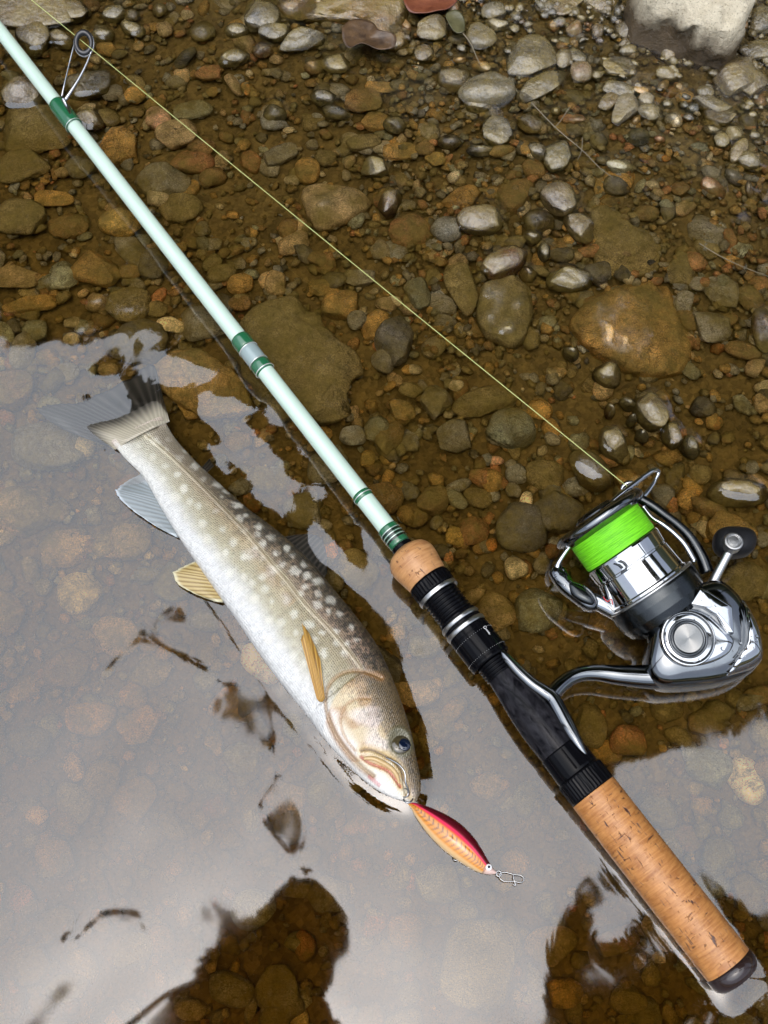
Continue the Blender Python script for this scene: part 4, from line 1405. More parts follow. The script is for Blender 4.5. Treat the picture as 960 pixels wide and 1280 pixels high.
col = lerp(col, (.26, .20, .11), smooth(.5, .7, n3) * smooth(.65, .3, v) * .35)
# scales as a fine net
su, sv_ = (FX_ * .62 + FY_ * .785) / 3.1, (FX_ * .785 - FY_ * .62) / 2.5
net = np.abs(np.sin(math.pi * (su + sv_) / 1.0)) * np.abs(np.sin(math.pi * (su - sv_) / 1.0))
col = col * (1 - .42 * (1 - net) * smooth(.95, .6, v) * body_m)[..., None]
SPOTS = [(308, 672), (325, 676), (331, 689), (347, 701), (355, 715), (371, 723), (383, 743), (399, 751), (398, 765), (412, 773), (310, 705), (331, 708), (308, 730), (332, 730), (355, 738), (334, 746), (321, 757), (342, 762), (362, 761), (370, 777), (339, 784), (354, 787),
         (372, 800), (394, 809), (406, 825), (421, 813), (431, 825), (360, 693), (367, 702), (381, 713), (398, 734), (421, 797), (425, 775), (446, 807), (435, 813), (165, 549), (175, 561), (184, 545), (196, 556), (210, 567), (226, 577), (245, 588), (256, 604), (274, 610), (279, 627), (298, 637), (302, 656),
         (309, 651), (326, 666), (193, 576), (209, 588), (224, 599), (232, 618), (251, 640), (256, 662), (274, 646), (281, 670), (295, 687), (212, 553), (232, 566), (262, 588), (283, 618), (285, 700), (300, 745), (318, 738), (388, 790), (404, 800), (378, 752), (346, 722), (322, 695), (340, 680), (414, 758), (440, 790), (385, 728), (262, 682), (275, 702), (290, 724), (306, 762), (322, 776), (338, 806), (352, 815), (368, 828), (384, 836), (396, 846), (240, 634), (222, 628), (206, 604)]
fs = np.zeros_like(FX_)
for i, (x, y) in enumerate(SPOTS):
    r0 = 2.9 + 3.1 * ((i * 37) % 11) / 10 - (.7 if i in (8, 9, 25, 26, 27, 28, 29, 30, 31, 32, 33, 34) else 0)
    if y < 600:
        r0 *= .85
    fs = np.maximum(fs, (.62 + .38 * ((i * 23) % 7) / 6) * smooth(r0 + 2.6, r0 - 3.0, np.hypot((FX_ - x) * (1 + .2 * ((i * 7) % 5 - 2) / 2), FY_ - y) + (n2 - .5) * 3.0 + (n3 - .5) * 2.5))
col = lerp(col, (.66, .64, .55), fs * .66 * body_m)
col = lerp(col, (.20, .145, .06), np.exp(-(dl / .9) ** 2) * .75 * body_m)
col = lerp(col, (.80, .72, .50), np.exp(-((dl - 2.2) / 1.2) ** 2) * .35 * body_m)
# head
hm = np.where(ax_t > 0, 1.0, 0) * smooth(1.18, 1.0, ell * 0 + 1)
hm = smooth(-1.5, 1.5, np.where(ell < 3, ax_t * 1.0, 0) - 6 * ((FX_ - 455) * .8 - (FY_ - 880) * .6) ** 2 / 900)
hc = lerp((.53, .42, .25), (.39, .25, .12), smooth(.35, .7, vnoise(FX_, FY_, 13, 5)))
hc = lerp(hc, (.45, .27, .10), smooth(.50, .72, vnoise(FX_, FY_, 9, 6)) * smooth(.62, .2, v) * .8)
hc = lerp(hc, (.70, .62, .60), smooth(.52, .8, vnoise(FX_, FY_, 18, 7)) * .6)
hc = lerp(hc, (.72, .70, .66), smooth(.70, .9, v))
hc = lerp(hc, (.045, .036, .015), smooth(.36 + .07 * (n1 - .5), .24, v) * .95)
hc = lerp(hc, (.13, .085, .035), smooth(.50, .32, v + (n1 - .5) * .2) * .75)
hc = hc * (1 - .50 * smooth(.5, .8, n3) * smooth(.8, .4, v))[..., None]
hc = lerp(hc, (.13, .12, .065), smooth(21, 13, de) * .85 * smooth(1.0, .3, v))
hc = lerp(hc, (.26, .13, .045), np.exp(-((dg - 2.5) / 3.0) ** 2) * .75)
hc = lerp(hc, (.35, .20, .09), np.exp(-(poly_dist(FX_, FY_, spline(pre, 30)) / 1.8) ** 2) * .7)
hc = lerp(hc, (.60, .42, .17), smooth(9, 2, np.minimum(dm, dj)) * .55)
hc = lerp(hc, (.10, .055, .02), np.exp(-(dm / 1.3) ** 2) * .9)
hc = lerp(hc, (.40, .05, .04), np.exp(-(dj / 1.9) ** 2) * .75)
hc = lerp(hc, (.50, .04, .05), smooth(3.4, 1.2, poly_dist(FX_, FY_, [(462, 973), (474, 983)])) * .45)
hc = lerp(hc, (.72, .68, .55), smooth(6, 1, np.abs(dj - 8)) * (FY_ > 955) * (v > .5) * .6)
col = lerp(col, hc, hm)
col = lerp(col, (.30, .17, .06), np.exp(-(dg / 2.4) ** 2) * .7)
col = lerp(col, (.46, .38, .31), smooth(.075, .015, s + (n2 - .5) * .035) * .85)
col = np.where(up[..., None], col, np.array((.52, .50, .46)))


def mat_skin():
    t = NT('fish skin')
    a = t.n('ShaderNodeVertexColor', layer_name='Col')
    uv = t.n('ShaderNodeUVMap', uv_map='UVMap')
    vo = t.n('ShaderNodeTexVoronoi')
    vo.inputs['Scale'].default_value = 1.0
    vo.inputs['Randomness'].default_value = .35
    t.set(vo.inputs['Vector'], uv.outputs[0])
    geo = t.n('ShaderNodeNewGeometry')
    fine = t.noise(900, 3, .6, geo.outputs['Position'])
    h = t.math('ADD', vo.outputs['Distance'], t.math('MULTIPLY', fine, .7))
    t.principled(Base_Color=a.outputs[0], Roughness=t.maprange(fine, .3, .7, .28, .46), Specular_IOR_Level=.55, Coat_Weight=.8, Coat_Roughness=.07, Coat_Normal=t.bump(vo.outputs['Distance'], .35, .0006), Normal=t.bump(h, .6, .0008))
    return t.m


M['skin'] = mat_skin()
root_f = at(340, 770, ZF)
lenw = np.concatenate([[0], np.cumsum(np.linalg.norm(np.diff(cen, axis=0), axis=1))])
uvx = lenw[:, None] / .0011 * np.ones((1, len(phi)))
uvy = (v * wid[:, None] * 2) / .0009
Vf = FV.reshape(-1, 3)
tail_c, nose_c = FV[0].mean(0), FV[-1].mean(0)
Ff = [grid_faces(NS, len(phi), True)]
Vf = np.vstack([Vf, tail_c, nose_c])
j = np.arange(len(phi)); j2 = (j + 1) % len(phi); m = (NS - 1) * len(phi)
Ff.append(np.stack([np.full(len(j), len(Vf) - 2), j2, j], -1)); Ff.append(np.stack([np.full(len(j), len(Vf) - 1), m + j, m + j2], -1))
colf = np.vstack([col.reshape(-1, 3), col[0].mean(0), col[-1].mean(0)])
uvf = np.vstack([np.stack([uvx, uvy], -1).reshape(-1, 2), (0, 0), (0, 0)])
fish = obj('char', new_mesh('char', Vf - root_f, Ff, True, colf, uvf), M['skin'])
fish.location = root_f
fish['label'], fish['category'] = 'white spotted char lying on its side in shallow water with a lure in its mouth', 'fish'
splat(Vf)
FINV = np.eye(4); FINV[:3, 3] = -root_f


def flank_z(px, py):
    k = np.argmin((FX_ - px) ** 2 + (FY_ - py) ** 2 + np.where(up, 0, 1e6))
    return FV.reshape(-1, 3)[k, 2]


def fish_fin(name, base, outer, zb, zo, mat, rays, thick=.0005, belly=.0015):
    """fin membrane with raised rays fanning from its base to its outer edge, solid on both sides"""
    nu, nv = rays * 6 + 1, 22
    B, O = spline(base, nu), spline(outer, nu)
    zb = np.interp(np.linspace(0, 1, nu), np.linspace(0, 1, len(zb)), zb)
    zo = np.interp(np.linspace(0, 1, nu), np.linspace(0, 1, len(zo)), zo)
    w = np.linspace(0, 1, nv)
    U = np.linspace(0, rays, nu)
    top = np.zeros((nu, nv, 3))
    col_ = np.zeros((nu, nv, 3))
    r = np.random.default_rng(len(name) + nu)
    jag = vnoise(U * 3, U * 0, 1, 3) * .05
    for a in range(nu):
        for b in range(nv):
            f = w[b] * (1 - jag[a])
            x, y = B[a] + (O[a] - B[a]) * f
            z = zb[a] + (zo[a] - zb[a]) * f + belly * math.sin(math.pi * f)
            top[a, b] = at(x, y, z)
    ray = np.abs(np.cos(math.pi * U))[:, None] ** 2 * np.ones((1, nv))
    tk = thick * (1 - .75 * w)[None, :] * (.7 + .35 * ray)
    upv, dnv = top.copy(), top.copy()
    upv[..., 2] += tk; dnv[..., 2] -= tk * .8
    V = np.vstack([upv.reshape(-1, 3), dnv.reshape(-1, 3)])
    F = grid_faces(nu, nv)
    F2 = F[:, ::-1] + nu * nv
    rim = []
    n = nu * nv
    for a in range(nu - 1):
        for q in (0, nv - 1):
            i0, i1 = a * nv + q, (a + 1) * nv + q
            rim.append((i0, i1, i1 + n, i0 + n) if q else (i1, i0, i0 + n, i1 + n))
    for b in range(nv - 1):
        for q in (0, nu - 1):
            i0, i1 = q * nv + b, q * nv + b + 1
            rim.append((i0, i1, i1 + n, i0 + n))
    c_ray, c_mem, c_edge, edge_w = FINCOL[mat]
    cc2 = lerp(c_mem, c_ray, ray ** 2)
    if mat == 'caudal':
        cc2 = lerp(cc2, (.52, .47, .36), smooth(.46, .14, w)[None, :] * (.75 + .25 * ray))
    cc2 = lerp(cc2, c_edge, smooth(1 - edge_w, 1, np.maximum(w[None, :] * np.ones((nu, 1)), 0)) if edge_w > 0 else np.zeros((nu, nv)))
    if mat in ('anal', 'pelvic'):
        cc2 = lerp(cc2, c_edge, smooth(.12, .03, (np.arange(nu) / (nu - 1))[:, None] * np.ones((1, nv))))
        cc2 = lerp(cc2, c_edge, smooth(.90, .98, (np.arange(nu) / (nu - 1))[:, None] * np.ones((1, nv))))
    C2 = np.vstack([cc2.reshape(-1, 3)] * 2)
    return obj(name, new_mesh(name, V - root_f, [F, F2, np.array(rim)], True, C2), M['fin_' + mat], fish)


FINCOL = {'pectoral': ((.58, .34, .07), (.27, .135, .022), (.55, .33, .08), .0), 'pelvic': ((.20, .13, .04), (.46, .35, .15), (.66, .62, .42), .12),
          'anal': ((.21, .23, .23), (.30, .34, .355), (.62, .68, .72), .10), 'dorsal': ((.13, .115, .095), (.035, .032, .03), (.05, .045, .04), 0), 'caudal': ((.10, .09, .075), (.04, .036, .03), (.03, .027, .024), .06)}


def mat_fin(name, alpha, rough=.3):
    t = NT(name)
    a = t.n('ShaderNodeVertexColor', layer_name='Col')
    p = t.principled(Base_Color=a.outputs[0], Roughness=rough, Specular_IOR_Level=.5, Alpha=alpha, Subsurface_Weight=0.0)
    return t.m


for k, al in (('pectoral', 1.0), ('pelvic', .93), ('anal', .80), ('dorsal', .9), ('caudal', .84)):
    M['fin_' + k] = mat_fin(k + ' fin', al)
zf = lambda x, y: flank_z(x, y)
fish_fin('pectoral_fin', [(399, 877), (403, 877), (406, 873)], [(377, 779), (379, 778), (381, 781)], [zf(402, 870) + .0005] * 3, [zf(380, 790) + .003, zf(380, 790) + .004, zf(384, 790) + .0035], 'pectoral', 4, .0006, .002)
# the fin's blade: a second, wider membrane behind its leading ray
fish_fin('pectoral_fin', [(396, 874), (400, 877), (406, 873)], [(376, 800), (383, 784), (400, 822)], [zf(402, 870) + .0003] * 3, [zf(380, 800) + .0015, zf(383, 790) + .0025, zf(396, 820) + .001], 'pectoral', 5, .0005, .001)
fish_fin('pelvic_fin', [(266, 706), (270, 726), (279, 753)], [(262, 699), (242, 702), (222, 711), (215, 717), (222, 730), (242, 742), (268, 752)], [.0025, .003, .0025], [.0022, .0022, .0022, .002, .0018, .002, .002], 'pelvic', 13, .0004, .0012)
fish_fin('anal_fin', [(186, 604), (203, 634), (223, 672)], [(180, 592), (160, 600), (146, 610), (144, 616), (160, 634), (190, 655), (219, 671)], [.0015, .0018, .002], [-.003, -.002, .0006, .001, .0016, .0018, .002], 'anal', 15, .0004, .0006)
fish_fin('dorsal_fin', [(356, 672), (380, 694), (406, 722)], [(371, 669), (388, 668), (402, 673), (408, 690), (409, 716)], [-.001, -.001, -.001], [-.002, -.0025, -.003, -.003, -.002], 'dorsal', 11, .0005, .0)
fish_fin('caudal_fin', [(212, 527), (194, 534), (176, 543), (160, 552), (144, 562)], [(200, 482), (190, 454), (160, 474), (116, 496), (96, 504), (64, 506), (44, 513), (80, 538), (128, 556)], [.0030, .0078, .0088, .0078, .0030], [-.0030, -.0042, -.0040, -.0036, -.0036, -.0040, -.0036, -.0026, -.0018], 'caudal', 22, .0004, -.0030)
fish_fin('adipose_fin', [(252, 586), (258, 592)], [(262, 574), (268, 583)], [-.0005, -.0005], [-.003, -.003], 'dorsal', 3, .0006, .0)

# eye
ez = flank_z(500, 931)
ec = at(500, 931, ez)
er = 13.6 * mmpx(500, 931, ez)
tz = Vector((.20, .16, 1)).normalized()
EM = tz.to_track_quat('Z', 'Y').to_matrix().to_4x4()
EM.translation = Vector(ec - root_f) + Vector((0, 0, .0002))


def mat_iris():
    t = NT('iris')
    tc = t.n('ShaderNodeTexCoord')
    n = t.noise(900, 4, .6, tc.outputs['Object'])
    t.principled(Base_Color=t.mix(n, (.014, .011, .006), (.10, .08, .038)), Roughness=.12, Coat_Weight=1.0, Coat_Roughness=.02)
    return t.m


M['iris'] = mat_iris()
M['pupil'] = simple('pupil', (.004, .008, .022), .06, 0, .6, 1.0)
eye = lathe('eye', [(z * er, r * er) for z, r in ((-.3, 1.02), (.0, 1.0), (.16, .92), (.30, .75), (.38, .5), (.42, .25), (.43, 0))], M['iris'], None, 48, 'Z', None, False)
eye.data.transform(EM)
eye.parent = fish
pm = EM.copy()
pm.translation = EM @ Vector((-.28 * er, -.20 * er, er * .36))
pu = lathe('pupil', [(z * er, r * er) for z, r in ((-.15, .60), (.03, .58), (.08, .48), (.12, .22), (.13, 0))], M['pupil'], None, 36, 'Z', None, False)
pu.data.transform(pm)
pu.parent = eye
# upper jaw bone
Pj = spline([(455, 948), (466, 948), (478, 953), (489, 960), (496, 969), (499, 979)], 24)
Pz = np.array([at(x, y, flank_z(x, y) - .0002) for x, y in Pj])
V, F = tube_arrays(Pz, np.interp(np.linspace(0, 1, 24), [0, .3, .8, 1], [.0007, .0011, .0009, .0005]), 14)
M['jaw'] = simple('jaw skin', (.50, .34, .15), .3, 0, .5, .4, (700, .3, .0006))
obj('upper_jaw', new_mesh('upper_jaw', V - root_f, F), M['jaw'], fish)

# ------------------------------------------------------------------ lure in the fish's mouth
ZL = .0012
LD = np.array([(512, 1003, 510, 1006, .5), (521, 1004, 514, 1011, .48), (537, 1009, 522, 1025, .43), (557, 1018, 537, 1045, .40), (577, 1031, 555, 1063, .40), (593, 1048, 574, 1077, .42), (603, 1063, 589, 1086, .44), (611, 1077, 600, 1091, .45), (617, 1086, 609, 1093, .48), (621, 1090, 618, 1093, .5)], float)
n_s, n_p = 160, 56
ls = spline(LD, n_s)
ph = np.linspace(0, 2 * math.pi, n_p, endpoint=False)
D_, V_ = np.array([at(x, y, ZL) for x, y in ls[:, :2]]), np.array([at(x, y, ZL) for x, y in ls[:, 2:4]])
LV = ((D_ + V_) / 2)[:, None] + ((D_ - V_) / 2)[:, None] * np.cos(ph)[None, :, None]
LV[..., 2] += (np.linalg.norm(D_ - V_, axis=1) / 2 * 2 * ls[:, 4])[:, None] * np.sin(ph)[None]
lv = ((1 - np.cos(ph)) / 2)[None] * np.ones((n_s, 1))
lu = np.linspace(0, 1, n_s)[:, None] * np.ones((1, n_p))
lc = lerp((.66, .32, .07), (.68, .45, .22), smooth(.66, .95, lv))
lc = lerp(lc, (.62, .22, .008), smooth(.92, .80, lv) * smooth(1.0, .8, lu))
ribs = smooth(.2, .75, np.sin(lu * 185 + 22.0 * np.abs(lv - .62)))
lc = lerp(lc, (.13, .045, .004), ribs * smooth(.44, .49, lv) * smooth(.90, .70, lv) * .85 * smooth(.03, .1, lu) * smooth(.84, .78, lu))
lc = lerp(lc, (.13, .05, .004), smooth(.03, .012, np.abs(lv - .63)) * .5 * smooth(.84, .78, lu))
lc = lerp(lc, (.80, .045, .11), smooth(.46, .41, lv))
lc = lerp(lc, (.09, .004, .010), smooth(.33, .27, lv) * smooth(.06, .2, lu) * smooth(.90, .80, lu))
lc = lerp(lc, (.62, .44, .38), smooth(.79, .84, lu))
lc = lerp(lc, (.25, .14, .12), smooth(.018, .006, np.abs(lu - .80 - .05 * (lv - .5) ** 2)) * .7)
t_ = NT('lure paint')
a_ = t_.n('ShaderNodeVertexColor', layer_name='Col')
t_.principled(Base_Color=a_.outputs[0], Roughness=.16, Coat_Weight=.8, Coat_Roughness=.04)
lure_o = at(560, 1045, ZL)
lure = empty('lure', lure_o, 'pink and orange minnow lure hanging from the mouth of the fish', 'fishing lure')
LI = np.eye(4); LI[:3, 3] = -lure_o
Fl = grid_faces(n_s, n_p, True)
obj('lure_body', new_mesh('lure_body', LV.reshape(-1, 3) - lure_o, Fl, True, lc.reshape(-1, 3)), t_.m, lure)
lez = ZL + .0032
V, F = lathe_arrays([(0, .0013), (.0004, .0012), (.0007, .0008), (.0008, 0)], 28, 'Z')
ey = obj('lure_eye', new_mesh('lure_eye', V + at(611, 1084, lez - .0006) - lure_o, F), M['white_ink'], lure)
V, F = lathe_arrays([(.0005, .0006), (.0010, .0005), (.0011, 0)], 20, 'Z')
obj('pupil', new_mesh('pupil', V + at(611, 1084, lez - .0006) - lure_o, F), M['pupil'], ey)
mm1 = mmpx(512, 1000)


def wire(name, pts, rad, mat, parent=lure, n=40, zz=.004):
    P = spline([at(p[0], p[1], p[2] if len(p) > 2 else zz) for p in pts], n)
    return tube(name, P, rad, mat, parent, 8, LI)


zm = flank_z(496, 965)
wire('hook', [(509, 999, .004), (511, 990, .0065), (507, 978, zm + .001), (506, 966, zm + .0022), (500, 957, zm + .0024), (491, 951, zm + .0016), (482, 947, zm + .0004), (478, 946, zm - .001)], .00042, M['steel'])
th = np.linspace(0, 2 * math.pi, 22)
wire('split_ring', [(510 + 5.5 * math.cos(a), 998 + 5.5 * math.sin(a), .0045 + .001 * math.sin(a)) for a in th], .00038, M['steel'], n=60)
wire('split_ring', [(506 + 4.2 * math.cos(a), 991 + 5.5 * math.sin(a), .0055 + .001 * math.cos(a)) for a in th], .00034, M['steel'], n=60)
wire('belly_ring', [(570 + 4.0 * math.cos(a), 1072 + 3.4 * math.sin(a), .0006 + .0008 * math.sin(a)) for a in th], .00028, M['steel'], n=50)
wire('nose_ring', [(623.5 + 3.2 * math.cos(a), 1092 + 3.4 * math.sin(a), .0014) for a in th], .0003, M['steel'], n=50)
wire('snap', [(626, 1091, .0013), (633, 1090.5, .0013), (642, 1093, .0013), (650, 1094, .0013), (654.5, 1097, .0013), (654, 1101.5, .0013), (649, 1103, .0013), (642, 1101.5, .0013), (632, 1102, .0013), (626, 1099, .0013), (624, 1094.5, .0013), (626, 1091, .0013)], .00026, M['steel'], n=80)
wire('snap', [(641.5, 1093, .0015), (642, 1098, .0016), (643.5, 1103, .0015), (644.5, 1107, .0012), (641, 1105, .001)], .00026, M['steel'], n=30)

# rod and reel in the water: where the surface must climb up against them
tt = np.linspace(cap_t - .006, ROD_LEN, 2200)
prof_t = [cap_t, t1, t3, t4, t6, t9, T(511, 700), t10, ROD_LEN]
prof_r = [r33, rr_(739, 994, 32), rr_(694, 940, 28.5), rr_(620, 848, 20), rn, rr_(533, 726, 28), rr_(511, 700, 31), rr_(500, 690, 13), blank_r(ROD_LEN)]
rads = np.interp(tt, prof_t, prof_r)
off = np.linspace(-1, 1, 61)
A_ = R_B[None] + np.array(xdir)[None] * tt[:, None]
sub_ = A_[:, None] + np.array(ydir)[None, None] * (rads[:, None] * off[None])[..., None]
low = A_[:, None, 2] - np.sqrt(np.maximum(0, 1 - off[None] ** 2)) * rads[:, None]
hi = A_[:, None, 2] + np.sqrt(np.maximum(0, 1 - off[None] ** 2)) * rads[:, None]
sub_[..., 2] = np.where(low < .0009, np.maximum(hi * 0 + .01, 0), -1)
sub_ = sub_[np.abs(sub_[..., 2]) < .5]
splat(sub_.reshape(-1, 3))

# ------------------------------------------------------------------ dead leaves, stems
def dead_leaf(name, pts, z, curl, mat, label, seed):
    W = np.array([at(x, y, z)[:2] for x, y in pts])
    n = 40
    O = smooth_outline(W, n)
    c = O.mean(0)
    V, F = [], []
    rings = 9
    r = np.random.default_rng(seed)
    for k in range(rings + 1):
        f = k / rings
        q = c + (O - c) * f
        h = curl * f ** 2 * (1 + .5 * np.sin(np.linspace(0, 6.283 * 3, n) + seed)) + .0012 * (vnoise(q[:, 0] + 1, q[:, 1] + 1, .006, seed % 8) - .5) * f
        V.append(np.stack([q[:, 0], q[:, 1], z + h], -1))
    V = np.vstack(V)
    F = grid_faces(rings + 1, n, True)
    V2 = V - np.array((0, 0, .0005))
    m = rings * n
    jj = np.arange(n); j2 = (jj + 1) % n
    rim = np.stack([m + jj, m + j2, m + j2 + len(V), m + jj + len(V)], -1)[:, ::-1]
    cen_ = np.array([*c, z])
    o = obj(name, new_mesh(name, np.vstack([V, V2]) - cen_, [F, F[:, ::-1] + len(V), rim]), mat)
    o.location = cen_
    o['label'], o['category'], o['group'] = label, 'leaf', 'fallen leaves at the stream edge'
    return o


def mat_dead(name, a, b):
    t = NT(name)
    geo = t.n('ShaderNodeNewGeometry')
    n = t.noise(160, 5, .65, geo.outputs['Position'])
    t.principled(Base_Color=t.mix(t.ramp(n, [(.3, 0.0), (.7, 1.0)]), a, b), Roughness=.35, Specular_IOR_Level=.5, Normal=t.bump(t.noise(500, 4, .6, geo.outputs['Position']), .4, .0008))
    return t.m


dead_leaf('fallen_leaf', [(430, 36), (446, 27), (466, 30), (474, 42), (494, 48), (492, 60), (472, 64), (452, 58), (436, 62), (428, 50)], .0085, .002, mat_dead('brown leaf', (.035, .020, .012), (.13, .075, .035)), 'curled brown leaf on the rim of the sandy slab', 1)
dead_leaf('fallen_leaf', [(504, -6), (520, -14), (560, -12), (572, 0), (560, 12), (540, 17), (522, 18), (508, 12)], .006, .0012, mat_dead('red leaf', (.10, .025, .012), (.22, .075, .035)), 'reddish brown wet leaf at the far edge of the shallows', 2)
dead_leaf('fallen_leaf', [(557, 20), (568, 14), (580, 24), (580, 40), (572, 42), (562, 32)], .007, .001, mat_dead('olive leaf', (.05, .048, .022), (.12, .11, .05)), 'dull olive leaf with a long thin stalk on the gravel', 3)
M['straw'] = simple('pale straw', (.20, .165, .105), .5)


def stem(pts, rad, label):
    P = spline([at(x, y, z) for x, y, z in pts], 30)
    c = P[0].copy()
    o = tube('grass_stem', P - c, np.linspace(rad * .75, rad * .4, 30), M['straw'], None, 7)
    o.location = c
    o['label'], o['category'], o['group'] = label, 'stem', 'dry stems in the shallows'


stem([(664, 128, .004), (695, 160, .0045), (728, 188, .003), (750, 210, .0015), (766, 222, .0005)], .00042, 'long pale grass stem lying over pebbles below the gravel bar')
stem([(728, 172, .003), (727, 188, .0045), (722, 200, .0035)], .00035, 'short pale stem crossing the long grass stem')
stem([(712, 134, .004), (700, 152, .005), (692, 160, .0045)], .00035, 'thin stem leaning between amber pebbles and the long grass stem')
stem([(874, 304, .0008), (900, 320, .0015), (930, 334, .001), (972, 350, .0008)], .00032, 'thin pale stem floating by the edge beyond the golden slab')
stem([(576, 38, .007), (588, 54, .006), (596, 72, .005), (600, 80, .004)], .0005, 'thin dark stalk trailing from the olive leaf')

# ------------------------------------------------------------------ water
def build_water():
    solid = TOP > 0.0
    d = np.where(solid, 0.0, 1.0)
    for _ in range(12):                 # distance to the nearest dry thing, in metres
        for sx, sy, L in ((1, 0, CELL), (-1, 0, CELL), (0, 1, CELL), (0, -1, CELL), (1, 1, 1.41 * CELL), (1, -1, 1.41 * CELL), (-1, 1, 1.41 * CELL), (-1, -1, 1.41 * CELL)):
            q = np.roll(np.roll(d, sx, 0), sy, 1) + L
            d = np.minimum(d, q)
    X, Y = np.meshgrid(WX, WY, indexing='ij')
    px, py = to_px(np.stack([X, Y, np.zeros_like(X)], -1))
    for _ in range(3):
        d[1:-1, 1:-1] = (d[1:-1, 1:-1] * 2 + d[:-2, 1:-1] + d[2:, 1:-1] + d[1:-1, :-2] + d[1:-1, 2:]) / 6
    Z = .0011 * np.exp(-d / .0018)
    r = np.random.default_rng(4)

    def waves(n, lo, hi, slope):
        h = np.zeros_like(X)
        for _ in range(n):
            lam = math.exp(r.uniform(math.log(lo), math.log(hi)))
            a, ph = r.uniform(0, 6.283), r.uniform(0, 6.283)
            wx = X + .012 * np.sin(Y * 60 + ph) + .006 * np.sin(X * 110 + 2 * ph)
            wy = Y + .012 * np.sin(X * 70 - ph)
            k = 6.283 / lam
            h += slope / k / math.sqrt(n) * 1.4 * np.sin(k * (math.cos(a) * wx + math.sin(a) * wy) + ph)
        return h
    calm = waves(10, .03, .10, .0075)

    def swirl(scales, slope):
        h = np.zeros_like(X)
        for i_, sc in enumerate(scales):
            a = .7 + 1.9 * i_
            u, w_ = math.cos(a) * X + math.sin(a) * Y + 2, math.cos(a) * Y - math.sin(a) * X + 2
            u = u + .6 * sc * vnoise(w_, u, sc * 1.7, 6)
            h += slope * sc * .55 * (vnoise(u, w_, sc, i_ + 1) - .5)
        return h
    rough = swirl((.034, .021, .013, .008), .095)
    mid = swirl((.040, .024, .014), .030)
    blob = lambda x, y, rx, ry: np.exp(-((px - x) / rx) ** 2 - ((py - y) / ry) ** 2)
    m_r = np.clip(blob(310, 560, 110, 110) + .9 * blob(410, 690, 60, 60) + .35 * blob(110, 360, 140, 110) + .5 * blob(230, 200, 60, 60) + .8 * blob(180, 490, 80, 40), 0, 1)
    m_m = np.clip(blob(270, 800, 90, 90) + blob(560, 900, 60, 110) + .6 * blob(830, 900, 130, 60) + blob(750, 1150, 110, 120) + .2 * blob(100, 1230, 120, 70) + .35 * blob(300, 1150, 200, 140) + .4 * blob(700, 130, 400, 200) + .75 * blob(140, 290, 190, 170) + .4 * blob(600, 430, 260, 200), 0, 1)
    Z += calm + rough * m_r + mid * m_m
    for _ in range(2):
        Z[1:-1, 1:-1] = (Z[1:-1, 1:-1] * 4 + (Z[:-2, 1:-1] + Z[2:, 1:-1] + Z[1:-1, :-2] + Z[1:-1, 2:]) * 2 + Z[:-2, :-2] + Z[2:, 2:] + Z[:-2, 2:] + Z[2:, :-2]) / 16
    lid = tensor_axis
    fx = np.concatenate([-np.geomspace(60, .30, 24), WX, np.geomspace(.30, 60, 24)])
    fy = np.concatenate([-np.geomspace(60, .07, 26), WY, np.geomspace(.62, 60, 24)])
    FX, FY = np.meshgrid(fx, fy, indexing='ij')
    FZ = np.zeros_like(FX)
    e = np.minimum.reduce([X - WX[0], WX[-1] - X, Y - WY[0], WY[-1] - Y])
    FZ[24:24 + len(WX), 26:26 + len(WY)] = Z * smooth(0, .015, e)
    V = np.stack([FX, FY, FZ], -1).reshape(-1, 3)
    F = grid_faces(len(fx), len(fy))
    a, b = len(fx), len(fy)
    loop = np.concatenate([np.arange(a) * b, (a - 1) * b + np.arange(1, b), (np.arange(a - 1)[::-1]) * b + b - 1, np.arange(1, b - 1)[::-1]])
    low_ = V[loop] * np.array((1, 1, 0)) + np.array((0, 0, -.4))
    n = len(V)
    k = np.arange(len(loop)); k2 = (k + 1) % len(loop)
    walls = np.stack([loop[k2], loop[k], n + k, n + k2], -1)
    V = np.vstack([V, low_, [(0, 0, -.4)]])
    floor_ = np.stack([np.full(len(loop), len(V) - 1), n + k2, n + k], -1)
    obj('water', new_mesh('water', V, [F, walls, floor_]), M['water'], kind='structure')


build_water()

# ------------------------------------------------------------------ trees leaning over the stream (seen in the water's mirror)
def mat_leaf(name, a, b):
    t = NT(name)
    geo = t.n('ShaderNodeNewGeometry')
    c = t.mix(t.noise(3, 3, .6, geo.outputs['Position']), a, b)
    t.principled(Base_Color=c, Roughness=.55, Specular_IOR_Level=.3)
    return t.m


M['leaf'] = mat_leaf('broad leaves', (.03, .06, .015), (.07, .10, .03))
M['bark'] = simple('wet bark', (.05, .04, .03), .8, 0, .2, 0, (12, .6, .02))


